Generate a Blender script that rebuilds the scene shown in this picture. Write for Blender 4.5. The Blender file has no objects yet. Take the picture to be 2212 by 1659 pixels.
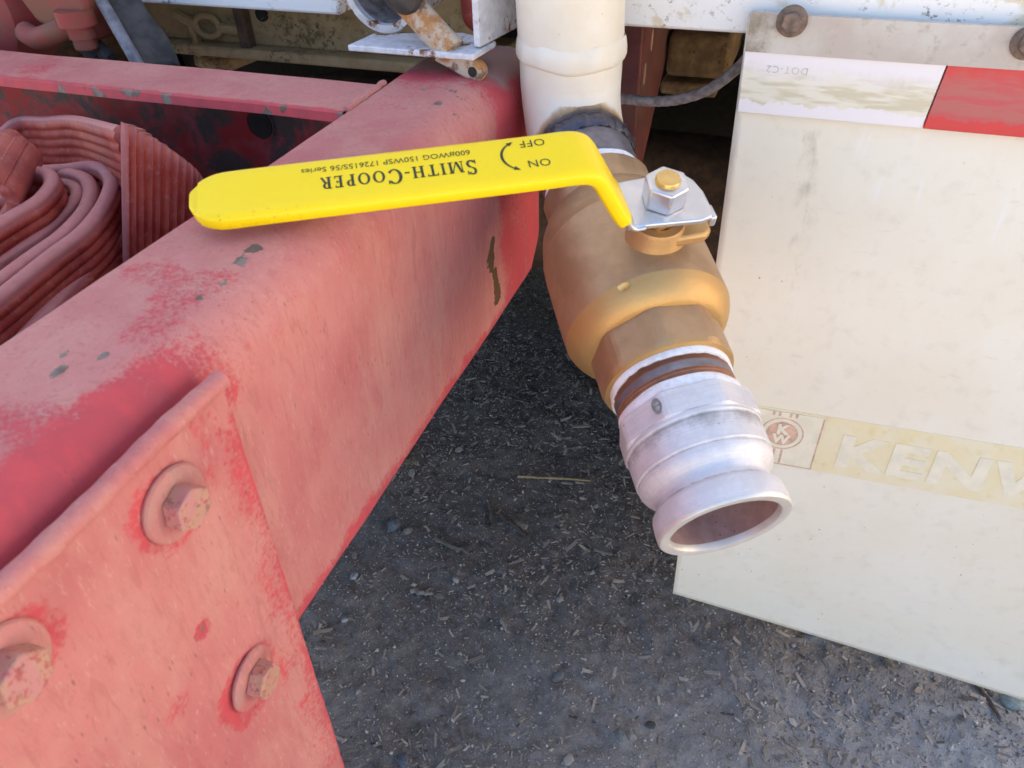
import bpy, math, random
import numpy as np
from mathutils import Vector
rng = np.random.default_rng(7); random.seed(7)
S = bpy.context.scene; C = S.collection
rad = math.radians
# ------------------------------------------------------------------ camera
PITCH, ROLL, YAW, EYE = 38.4, 1.9, 20.9, 1.12
def _axes():
    p, r, y = rad(PITCH), rad(ROLL), rad(YAW)
    hf = np.array([-math.sin(y), math.cos(y), 0]); r0 = np.array([math.cos(y), math.sin(y), 0])
    f = hf*math.cos(p)+np.array([0, 0, -math.sin(p)]); d0 = -hf*math.sin(p)+np.array([0, 0, -math.cos(p)])
    return r0*math.cos(r)+d0*math.sin(r), d0*math.cos(r)-r0*math.sin(r), f
RT, DN, FW = _axes()
EYEP = np.array([0, 0, EYE])
cd = bpy.data.cameras.new('camera'); cam = bpy.data.objects.new('camera', cd); C.objects.link(cam)
from mathutils import Matrix
m4 = Matrix([[RT[i], -DN[i], -FW[i], EYEP[i]] for i in range(3)]+[[0, 0, 0, 1]])
cam.matrix_world = m4
cd.sensor_width = 36; cd.lens = 36*1662/2212; cd.clip_start = .01; cd.clip_end = 1000
cd.dof.use_dof = True; cd.dof.focus_distance = .85; cd.dof.aperture_fstop = 18
S.camera = cam
# measuring helpers: where the sight line of a photo point meets a real plane (x, y or z fixed)
def sight(px, py): return RT*(px-1106)/1662+DN*(py-829.5)/1662+FW
def at(px, py, ax, val):
    d = sight(px, py); return EYEP+d*((val-EYEP[ax])/d[ax])
def atx(px, py, v): return at(px, py, 0, v)
def aty(px, py, v): return at(px, py, 1, v)
def atz(px, py, v): return at(px, py, 2, v)
# ------------------------------------------------------------------ light
SUN_EL, SUN_AZ = 50, -38          # sun stands behind the truck, to the left (azimuth from +Y)
w = bpy.data.worlds.new('World'); S.world = w; w.use_nodes = True
nt = w.node_tree; nt.nodes.clear()
sky = nt.nodes.new('ShaderNodeTexSky'); sky.sky_type = 'NISHITA'; sky.sun_disc = False
sky.sun_elevation = rad(SUN_EL); sky.sun_rotation = rad(SUN_AZ); sky.air_density = 1.0; sky.dust_density = 1.5; sky.ozone_density = 1.0
bg = nt.nodes.new('ShaderNodeBackground'); bg.inputs[1].default_value = .06
wo = nt.nodes.new('ShaderNodeOutputWorld'); nt.links.new(sky.outputs[0], bg.inputs[0]); nt.links.new(bg.outputs[0], wo.inputs[0])
sl = bpy.data.lights.new('sun', 'SUN'); sl.energy = 5.0; sl.angle = rad(.53); sl.color = (1, .90, .76)
sun = bpy.data.objects.new('sun', sl); C.objects.link(sun)
to_sun = Vector((math.cos(rad(SUN_EL))*math.sin(rad(SUN_AZ)), math.cos(rad(SUN_EL))*math.cos(rad(SUN_AZ)), math.sin(rad(SUN_EL))))
sun.rotation_euler = to_sun.to_track_quat('Z', 'Y').to_euler(); sun.location = to_sun*30
vs = S.view_settings; S.display_settings.display_device = 'sRGB'
vs.view_transform = 'Standard'; vs.look = 'None'; vs.gamma = 1; vs.use_curve_mapping = False; vs.exposure = 2.95
S.cycles.max_bounces = 8; S.cycles.diffuse_bounces = 5; S.cycles.use_denoising = True
# ------------------------------------------------------------------ noise
def vnoise(P, scale, seed=0):
    P = np.asarray(P, float)*scale; i = np.floor(P).astype(np.int64); f = P-i; f = f*f*(3-2*f)
    out = np.zeros(len(P))
    for dx in (0, 1):
        for dy in (0, 1):
            for dz in (0, 1):
                h = (i[:, 0]+dx)*374761393+(i[:, 1]+dy)*668265263+(i[:, 2]+dz)*2147483647+seed*974634777
                h = (h ^ (h >> 13))*1274126177; h = (h ^ (h >> 16)) & 0xffff
                wgt = (f[:, 0] if dx else 1-f[:, 0])*(f[:, 1] if dy else 1-f[:, 1])*(f[:, 2] if dz else 1-f[:, 2])
                out += wgt*h/65535.
    return out
def fbm(P, scale, octv=4, seed=0):
    o = 0; a = .5; t = 0
    for k in range(octv): o = o+a*vnoise(P, scale*2**k, seed+k*17); t += a; a *= .5
    return o/t
def sstep(a, b, x): t = np.clip((x-a)/(b-a), 0, 1); return t*t*(3-2*t)
# ------------------------------------------------------------------ materials
class Mat:
    def __init__(s, name):
        s.m = bpy.data.materials.new(name); s.m.use_nodes = True; s.t = s.m.node_tree; s.t.nodes.clear()
        s.out = s.n('ShaderNodeOutputMaterial'); s.b = s.n('ShaderNodeBsdfPrincipled')
        s.l(s.b.outputs[0], s.out.inputs[0]); s.pos = s.n('ShaderNodeNewGeometry').outputs['Position']
    def n(s, t, **k):
        x = s.t.nodes.new(t)
        for a, b in k.items(): setattr(x, a, b)
        return x
    def l(s, a, b): s.t.links.new(a, b)
    def put(s, sock, v):
        if isinstance(v, bpy.types.NodeSocket): s.l(v, sock)
        elif isinstance(v, (tuple, list)) and len(v) == 3 and sock.type == 'RGBA': sock.default_value = (*v, 1)
        else: sock.default_value = v
    def vec(s, sc=(1, 1, 1), loc=(0, 0, 0), rot=(0, 0, 0)):
        x = s.n('ShaderNodeMapping'); s.l(s.pos, x.inputs[0]); x.inputs['Scale'].default_value = sc; x.inputs['Location'].default_value = loc; x.inputs['Rotation'].default_value = rot
        return x.outputs[0]
    def noise(s, scale, detail=4, rough=.6, v=None, dist=0):
        x = s.n('ShaderNodeTexNoise'); s.l(v if v is not None else s.pos, x.inputs['Vector'])
        x.inputs['Scale'].default_value = scale; x.inputs['Detail'].default_value = detail; x.inputs['Roughness'].default_value = rough; x.inputs['Distortion'].default_value = dist
        return x.outputs[0]
    def voro(s, scale, v=None, feature='F1', out=0):
        x = s.n('ShaderNodeTexVoronoi', feature=feature); s.l(v if v is not None else s.pos, x.inputs['Vector']); x.inputs['Scale'].default_value = scale
        return x.outputs[out]
    def ss(s, x, a, b):
        y = s.n('ShaderNodeMapRange', interpolation_type='SMOOTHSTEP'); s.put(y.inputs[0], x); y.inputs[1].default_value = a; y.inputs[2].default_value = b
        return y.outputs[0]
    def math(s, op, a, b=0.):
        x = s.n('ShaderNodeMath', operation=op); s.put(x.inputs[0], a); s.put(x.inputs[1], b); return x.outputs[0]
    def mul(s, a, b): return s.math('MULTIPLY', a, b)
    def add(s, a, b): return s.math('ADD', a, b)
    def mix(s, f, a, b, mode='MIX'):
        x = s.n('ShaderNodeMix', data_type='RGBA', blend_type=mode); s.put(x.inputs[0], f); s.put(x.inputs[6], a); s.put(x.inputs[7], b); return x.outputs[2]
    def attr(s, name, col=False):
        x = s.n('ShaderNodeAttribute', attribute_name=name); return x.outputs['Color' if col else 'Fac']
    def xyz(s):
        x = s.n('ShaderNodeSeparateXYZ'); s.l(s.pos, x.inputs[0]); return x.outputs
    def fin(s, col, rough=.6, metal=0., bump=None, bs=.3, bd=.002, spec=None):
        s.put(s.b.inputs['Base Color'], col); s.put(s.b.inputs['Roughness'], rough); s.put(s.b.inputs['Metallic'], metal)
        if spec is not None: s.b.inputs['Specular IOR Level'].default_value = spec
        if bump is not None:
            x = s.n('ShaderNodeBump'); x.inputs['Strength'].default_value = bs; x.inputs['Distance'].default_value = bd
            s.l(bump, x.inputs['Height']); s.l(x.outputs[0], s.b.inputs['Normal'])
        return s.m
def plain(name, col, rough=.6, metal=0., var=.15, sc=60, spec=None):
    a = Mat(name); n = a.noise(sc, 4)
    c2 = tuple(c*(1-var) for c in col); c1 = tuple(min(1, c*(1+var)) for c in col)
    return a.fin(a.mix(a.ss(n, .3, .7), c2, c1), rough, metal, a.noise(sc*5, 3), .12, .001, spec)
def red_paint(name, chalk=(.52, .195, .175), chalk2=(.44, .125, .125), fresh=(.44, .060, .075), bright=(.53, .068, .078)):
    a = Mat(name); z = a.vec((1, 1, .28))
    big = a.noise(9, 3, .55); mid = a.noise(70, 5, .65, z); fine = a.noise(420, 3, .7, z); wave = a.noise(150, 3, .6, a.vec((1, 1, .2)), 1.2)
    fr = a.attr('fresh')
    gr = a.noise(330, 4, .75); m = a.add(fr, a.add(a.mul(a.add(mid, -.5), .6), a.add(a.mul(a.add(gr, -.5), 1.15), a.mul(a.add(big, -.5), .35))))
    m = a.add(m, a.mul(a.mul(a.ss(a.noise(34, 5, .7, z), .50, .72), a.ss(big, .40, .62)), .34))
    f = a.ss(m, .42, .80)
    col = a.mix(a.ss(big, .35, .65), chalk, chalk2)
    col = a.mix(a.mul(a.ss(a.noise(25, 5, .7, z), .42, .66), .6), col, (.53, .245, .20))
    col = a.mix(a.mul(a.ss(a.noise(16, 5, .7), .50, .68), .45), col, (.50, .15, .14))
    col = a.mix(a.mul(a.ss(a.noise(210, 4, .75, z), .50, .66), .4), col, (.40, .14, .12))
    col = a.mix(a.mul(a.ss(wave, .55, .66), .34), col, (.36, .11, .10)); col = a.mix(a.mul(a.ss(fine, .56, .72), .35), col, (.70, .36, .31)); col = a.mix(a.mul(a.ss(fine, .40, .30), .35), col, (.30, .10, .085))
    col = a.mix(f, col, a.mix(a.ss(mid, .4, .65), fresh, bright))
    d = a.add(a.attr('dust'), a.mul(a.add(a.noise(60, 4), -.5), .9))
    col = a.mix(a.mul(a.ss(d, .3, .9), .75), col, (.30, .25, .20))
    sp = a.ss(a.voro(230, z), .17, .07); sp = a.mul(sp, a.ss(a.noise(20, 3), .46, .62))
    col = a.mix(a.mul(sp, .6), col, (.13, .06, .05))
    ch = a.add(a.attr('chip'), a.mul(a.add(a.noise(140, 5, .75), -.5), 1.5)); c_ = a.ss(ch, .5, .56)
    col = a.mix(c_, col, a.mix(a.ss(a.noise(60, 3), .4, .6), (.22, .175, .15), (.13, .09, .07)))
    col = a.mix(a.mul(c_, a.attr('rusty')), col, a.mix(fine, (.16, .085, .035), (.07, .04, .02)))
    h = a.add(a.mul(mid, .35), a.add(a.mul(fine, .25), a.mul(c_, -.8)))
    return a.fin(col, a.add(.5, a.mul(mid, .25)), 0, h, .55, .0014, .35)
M = {}
M['red'] = red_paint('weathered_red_paint')
M['red_top'] = M['red']
def mottled():
    a = Mat('mottled_red_steel'); n = a.noise(16, 6, .68, None, .4); n2 = a.noise(60, 4, .7)
    m = a.ss(a.add(a.mul(n, .8), a.mul(n2, .25)), .47, .57)
    col = a.mix(m, a.mix(n2, (.085, .07, .065), (.04, .032, .03)), a.mix(a.ss(a.noise(22, 4), .4, .65), (.30, .018, .02), (.30, .06, .07)))
    return a.fin(col, .75, 0, a.add(m, n2), .25, .001)
M['mottled'] = mottled()
def cream_pipe():
    a = Mat('cream_pipe_paint'); x = a.xyz()
    n = a.noise(30, 4); v = a.noise(60, 3, .5, a.vec((1, 1, .1)))
    col = a.mix(a.ss(n, .3, .7), (.70, .63, .51), (.74, .69, .60))
    col = a.mix(a.mul(a.ss(v, .55, .75), .3), col, (.55, .46, .33))
    b = a.add(a.attr('burn'), a.mul(a.add(a.noise(110, 4), -.5), .35))
    col = a.mix(a.ss(b, .25, .6), col, (.40, .25, .12)); col = a.mix(a.ss(b, .55, .8), col, (.07, .05, .045))
    sp = a.ss(a.voro(70), .07, .03); col = a.mix(a.mul(sp, .4), col, (.25, .2, .15))
    return a.fin(col, .42, 0, a.add(a.noise(40, 3), a.mul(a.noise(300, 2), .2)), .12, .001)
M['cream'] = cream_pipe()
def flap_mat():
    a = Mat('cream_rubber_flap'); x = a.xyz()
    n = a.noise(7, 4); n2 = a.noise(45, 5, .6); st = a.noise(90, 3, .6, a.vec((1, 1, .12)))
    col = a.mix(a.ss(n, .35, .65), (.81, .74, .605), (.83, .775, .665))
    col = a.mix(a.mul(a.ss(n2, .5, .75), .4), col, (.67, .60, .49))
    g = a.add(a.attr('grime'), a.mul(a.add(a.noise(75, 5, .7, a.vec((1, 1, .5))), -.5), .95))
    col = a.mix(a.mul(a.ss(g, .32, .85), .75), col, (.30, .245, .18))
    sc = a.mul(a.ss(st, .57, .72), a.attr('scuff')); col = a.mix(a.mul(sc, .9), col, (.84, .82, .80))
    sp = a.mul(a.ss(a.voro(55, a.vec((1, 1, .8))), .075, .02), a.ss(a.noise(11, 2), .42, .62)); col = a.mix(a.mul(sp, .75), col, (.12, .1, .08))
    sp2 = a.ss(a.voro(180), .09, .03); col = a.mix(a.mul(a.mul(sp2, .3), a.ss(n2, .5, .6)), col, (.3, .25, .2))
    col = a.mix(a.mul(a.ss(a.noise(130, 3, .7, a.vec((.25, 1, 1))), .62, .72), .18), col, (.5, .45, .36))
    return a.fin(col, .55, 0, a.add(a.mul(n2, .5), a.mul(a.noise(350, 3), .25)), .15, .001)
M['flap'] = flap_mat()
def white_panel():
    a = Mat('white_panel_paint'); n = a.noise(22, 4, .6, None, .5)
    col = a.mix(a.ss(n, .52, .60), (.80, .78, .76), (.66, .58, .44))
    d = a.mul(a.ss(a.noise(160, 4, .75), .56, .68), a.ss(a.noise(20, 3), .45, .62)); col = a.mix(a.mul(d, .8), col, (.16, .13, .11))
    return a.fin(col, .5, 0, n, .1, .001)
M['panel'] = white_panel()
def speckle():
    a = Mat('speckled_white_rail'); n = a.noise(170, 4, .75)
    col = a.mix(a.ss(n, .50, .60), (.74, .73, .75), (.13, .115, .11)); col = a.mix(a.ss(a.noise(14, 3), .42, .6), col, (.76, .75, .76))
    return a.fin(col, .6, 0, n, .3, .001)
M['speckle'] = speckle()
def whiterust():
    a = Mat('rusty_white_paint'); n = a.noise(28, 5, .7); n2 = a.noise(110, 4, .7)
    col = a.mix(a.ss(n2, .35, .7), (.66, .65, .68), (.50, .49, .52))
    m = a.ss(a.add(a.mul(n, .75), a.mul(n2, .3)), .56, .63); col = a.mix(m, col, a.mix(n2, (.30, .115, .03), (.16, .06, .025)))
    return a.fin(col, .65, 0, a.add(n2, m), .3, .001)
M['whiterust'] = whiterust()
def rustpin():
    a = Mat('rusty_tan_steel'); n = a.noise(45, 5, .7)
    col = a.mix(a.ss(n, .42, .58), (.50, .40, .30), (.40, .17, .045)); col = a.mix(a.ss(a.noise(70, 4), .56, .66), col, (.17, .10, .07))
    return a.fin(col, .75, 0, n, .3, .001)
M['rustpin'] = rustpin()
def muddy(name, c1, c2, sc=30, clump=True):
    a = Mat(name); n = a.noise(sc, 6, .7); k = a.mul(a.ss(a.noise(sc*4, 4, .8), .5, .6), a.ss(a.noise(sc*.35, 3), .5, .6))
    col = a.mix(a.ss(n, .35, .65), c1, c2)
    if clump: col = a.mix(a.mul(k, .8), col, tuple(c*.3 for c in c1))
    return a.fin(col, .9, 0, a.add(n, a.mul(k, -.6)), .5, .004)
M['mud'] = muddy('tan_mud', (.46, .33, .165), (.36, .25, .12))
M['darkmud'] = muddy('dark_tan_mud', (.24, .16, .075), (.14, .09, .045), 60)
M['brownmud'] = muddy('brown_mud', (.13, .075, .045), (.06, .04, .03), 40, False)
M['black'] = plain('near_black', (.02, .018, .016), .9, 0, .3)
M['tyre'] = plain('dusty_black_rubber', (.025, .024, .023), .85, 0, .3)
M['cable'] = plain('dusty_grey_hose', (.23, .20, .20), .8, 0, .35, 150)
M['strap'] = plain('grimy_rubber', (.045, .040, .037), .8, 0, .45, 60)
M['strapr'] = plain('blue_grey_rubber', (.15, .145, .17), .55, 0, .35, 90)
def hose():
    a = Mat('red_ribbed_rubber'); n = a.noise(26, 4); n2 = a.noise(160, 4, .7)
    col = a.mix(a.ss(n, .35, .65), (.37, .062, .043), (.25, .026, .019)); col = a.mix(a.mul(a.attr('edge'), a.add(.65, a.mul(n2, .4))), col, (.46, .185, .18))
    col = a.mix(a.mul(a.ss(n2, .5, .75), .3), col, (.50, .27, .22))
    return a.fin(col, .6, 0, n2, .15, .0006, .35)
M['hose'] = hose()
def dullred(name, c1, c2, c3):
    a = Mat(name); n = a.noise(24, 5, .65); n2 = a.noise(120, 4, .7)
    col = a.mix(a.ss(n, .38, .62), c1, c2); col = a.mix(a.mul(a.ss(a.noise(11, 3), .45, .65), .8), col, c3)
    return a.fin(col, .7, 0, a.add(n, n2), .25, .001)
M['dullred'] = dullred('dull_red_primer', (.15, .035, .032), (.09, .022, .02), (.09, .04, .03))
M['redcast'] = dullred('grimy_red_casting', (.30, .03, .032), (.22, .055, .042), (.15, .07, .035))
M['bounce_wall'] = plain('bounce_wall_boards', (.72, .62, .50), .8, 0, .08, 4)
def boltpaint():
    a = Mat('rusty_painted_bolt'); n = a.noise(90, 5, .7); n2 = a.noise(260, 4, .75)
    col = a.mix(a.ss(n, .38, .55), (.48, .20, .19), (.44, .235, .16)); col = a.mix(a.mul(a.ss(n2, .52, .62), .8), col, (.36, .06, .06)); col = a.mix(a.mul(a.ss(a.noise(140, 4, .7), .58, .68), .8), col, (.14, .075, .045))
    return a.fin(col, .65, 0, a.add(n, n2), .6, .0012)
M['bolt'] = boltpaint()
M['tanpaint'] = plain('tan_edge', (.35, .2, .13), .7)

def yellow():
    a = Mat('yellow_vinyl'); x = a.noise(240, 3)
    d = a.mul(a.attr('dirt'), a.mul(a.ss(a.noise(300, 4, .75), .56, .70), .6))
    return a.fin(a.mix(a.mul(d, .7), a.mix(x, (.93, .64, .0), (.95, .68, .001)), (.20, .13, .01)), .38, 0, a.noise(90, 2), .06, .001, .4)
M['yellow'] = yellow()
M['stampink'] = plain('grey_stamp', (.20, .20, .19), .6, 0, .3, 300)
M['ink'] = plain('black_print', (.03, .028, .012), .6, 0, .2)
def bronze():
    a = Mat('cast_bronze'); n = a.noise(40, 4); n2 = a.noise(600, 3, .7)
    col = a.mix(a.ss(n, .35, .65), (.43, .275, .15), (.50, .33, .185))
    col = a.mix(a.mul(a.attr('gold'), 1.), col, a.mix(n, (.58, .36, .14), (.51, .31, .12)))
    return a.fin(col, a.add(.40, a.mul(n2, .2)), .68, a.add(n2, a.noise(150, 3)), .3, .0008)
M['bronze'] = bronze()
def metal(name, c1, c2, r, met=.85, sc=60, bump=.08):
    a = Mat(name); n = a.noise(sc, 4); n2 = a.noise(350, 3, .7)
    return a.fin(a.mix(a.ss(n, .3, .7), c1, c2), a.add(r, a.mul(a.add(n2, -.5), .2)), met, a.add(n, n2), bump, .0008)
M['brass'] = metal('brass', (.72, .50, .20), (.62, .42, .16), .3)
M['zinc'] = metal('zinc_plated_steel', (.70, .70, .71), (.60, .60, .62), .32)
def turned(name, c1, c2, r):
    a = Mat(name); d = a.n('ShaderNodeVectorMath', operation='DOT_PRODUCT'); a.l(a.pos, d.inputs[0]); d.inputs[1].default_value = (.5008, -.8068, -.3134)
    ln = a.n('ShaderNodeTexNoise', noise_dimensions='1D'); a.l(d.outputs['Value'], ln.inputs['W']); ln.inputs['Scale'].default_value = 1400; ln.inputs['Detail'].default_value = 3
    n = a.noise(60, 5, .7); n2 = a.noise(400, 3, .75)
    col = a.mix(a.ss(n, .35, .65), c1, c2); col = a.mix(a.mul(a.ss(ln.outputs[0], .5, .72), .45), col, tuple(x*.62 for x in c1))
    gr = a.add(a.attr('grime'), a.mul(a.add(n, -.5), 1.0)); col = a.mix(a.mul(a.ss(gr, .3, .9), .7), col, (.17, .15, .14))
    col = a.mix(a.mul(a.ss(a.voro(120), .12, .05), a.mul(a.ss(a.noise(40, 2), .5, .6), .7)), col, (.20, .18, .17))
    return a.fin(col, a.add(r, a.mul(a.add(n2, -.5), .25)), .34, a.add(a.mul(ln.outputs[0], .8), a.add(n2, n)), .45, .0006)
M['alu'] = turned('turned_aluminium', (.72, .70, .70), (.63, .61, .62), .5)
M['aludark'] = metal('machined_aluminium', (.68, .66, .62), (.60, .57, .53), .42, .4)
def bore():
    a = Mat('stained_bore'); n = a.noise(50, 4, .65); col = a.mix(a.ss(n, .35, .65), (.46, .30, .27), (.36, .22, .20))
    col = a.mix(a.mul(a.ss(a.voro(230), .16, .07), a.ss(a.noise(60, 3), .48, .6)), col, (.10, .05, .045)); return a.fin(col, .5, .3, n, .2, .0006)
M['bore'] = bore()
M['nipple'] = metal('bare_steel_nipple', (.17, .15, .16), (.26, .24, .27), .42, .6)
M['rustthread'] = metal('rusty_thread', (.34, .15, .08), (.26, .11, .06), .6, .3, 120, .2)
M['weldblue'] = metal('heat_blued_weld', (.085, .07, .075), (.10, .10, .13), .35, .6, 200, .4)
def tape():
    a = Mat('white_thread_tape'); n = a.noise(180, 3, .6)
    return a.fin(a.mix(a.ss(n, .4, .7), (.88, .87, .87), (.78, .72, .70)), .5, 0, n, .2, .0006)
M['tape'] = tape()
def reflective(name, c1, c2, c3, lo, hi):
    a = Mat(name); x = a.xyz(); e = a.noise(55, 5, .7, a.vec((1, 1, .6)))
    zz = a.add(x[2], a.mul(a.add(e, -.5), .022))
    up = a.ss(zz, lo-.001, lo+.0012); dn = a.ss(zz, hi+.008, hi-.012)
    m = a.mul(up, dn); st = a.noise(90, 3, .6, a.vec((.25, 1, 1.5)))
    col = a.mix(m, c1, a.mix(a.ss(st, .42, .6), c2, c3))
    return a.fin(col, .35, 0, a.noise(500, 2), .05, .0005)
M['refl_white'] = reflective('white_reflective_film', (.80, .74, .75), (.60, .53, .38), (.74, .69, .57), .886, .912)
M['refl_red'] = reflective('red_reflective_film', (.60, .022, .035), (.44, .10, .10), (.50, .06, .08), .885, .921)
def clamp():
    a = Mat('scuffed_grey_plate'); n = a.noise(18, 4); n2 = a.noise(90, 4, .7)
    col = a.mix(a.ss(n, .35, .65), (.50, .42, .36), (.58, .53, .47)); col = a.mix(a.mul(a.ss(n2, .52, .7), .5), col, (.36, .29, .22))
    g = a.add(a.attr('grime'), a.mul(a.add(n2, -.5), .8)); col = a.mix(a.mul(a.ss(g, .3, .8), .8), col, (.22, .17, .11))
    return a.fin(col, .6, 0, n2, .2, .001)
M['clamp'] = clamp()
M['rustbolt'] = plain('rusty_bolt_steel', (.20, .14, .11), .7, .3, .35, 130)
M['yellowstain'] = None
def stain():
    a = Mat('yellowed_decal_film'); n = a.noise(26, 4); n2 = a.noise(70, 4, .6)
    col = a.mix(a.ss(n, .35, .65), (.80, .69, .43), (.81, .73, .53)); col = a.mix(a.mul(a.ss(n2, .52, .70), .4), col, (.70, .58, .28))
    o = a.add(a.attr('orange'), a.mul(a.add(n2, -.5), .6)); col = a.mix(a.mul(a.ss(o, .35, .9), .75), col, (.62, .40, .20))
    return a.fin(col, .5, 0, n2, .1, .0006)
M['stain'] = stain()
M['faded'] = plain('faded_white_lettering', (.80, .735, .58), .55, 0, .06)
M['fadedred'] = plain('faded_red_print', (.63, .41, .31), .55, 0, .2, 120)
M['fadedink'] = plain('faded_grey_print', (.55, .51, .46), .6, 0, .2)
def ground_mat():
    a = Mat('dark_gritty_dirt'); x = a.xyz()
    n = a.noise(6, 5); n2 = a.noise(60, 5, .7); n3 = a.noise(420, 4, .75); v = a.voro(330, None, 'F1', 1)
    g = a.n('ShaderNodeSeparateColor'); a.l(v, g.inputs[0])
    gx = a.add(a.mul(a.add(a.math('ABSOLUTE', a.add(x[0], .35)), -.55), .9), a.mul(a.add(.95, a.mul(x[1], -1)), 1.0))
    gm = a.ss(a.add(gx, a.mul(a.add(n, -.5), .6)), -.35, .75)      # packed grit towards the open ground, mulch under the truck
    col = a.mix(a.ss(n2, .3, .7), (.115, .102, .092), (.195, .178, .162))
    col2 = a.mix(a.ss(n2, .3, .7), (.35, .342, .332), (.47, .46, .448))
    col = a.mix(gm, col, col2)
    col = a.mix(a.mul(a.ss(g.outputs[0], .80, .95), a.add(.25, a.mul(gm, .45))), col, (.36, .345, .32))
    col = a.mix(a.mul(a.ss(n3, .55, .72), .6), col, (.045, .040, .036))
    bounce_gravel = a.ss(a.add(a.math('MAXIMUM', a.add(x[0], -.95), a.mul(a.add(x[1], .35), -1)), a.mul(a.add(n, -.5), .5)), .0, .4)
    col = a.mix(bounce_gravel, col, a.mix(n2, (.40, .33, .25), (.30, .25, .19)))      # pale gravel added out of view to bounce warm sunlight
    h = a.add(a.mul(n3, .6), a.add(a.mul(n2, .5), a.mul(g.outputs[1], .5)))
    return a.fin(col, .9, 0, h, .7, .004, .25)
M['ground'] = ground_mat()
def vcol(name, rough=.85):
    a = Mat(name); c = a.attr('tint', True); n = a.noise(300, 3, .7)
    return a.fin(a.mix(a.mul(a.ss(n, .45, .7), .35), c, a.mix(.5, c, (.02, .018, .015))), rough, 0, n, .3, .0008, .25)
M['debris'] = vcol('debris')
def single(name, c): 
    a = Mat(name); n = a.noise(170, 4, .7); return a.fin(a.mix(a.ss(n, .35, .7), c, tuple(x*.55 for x in c)), .85, 0, n, .4, .001, .25)
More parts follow.
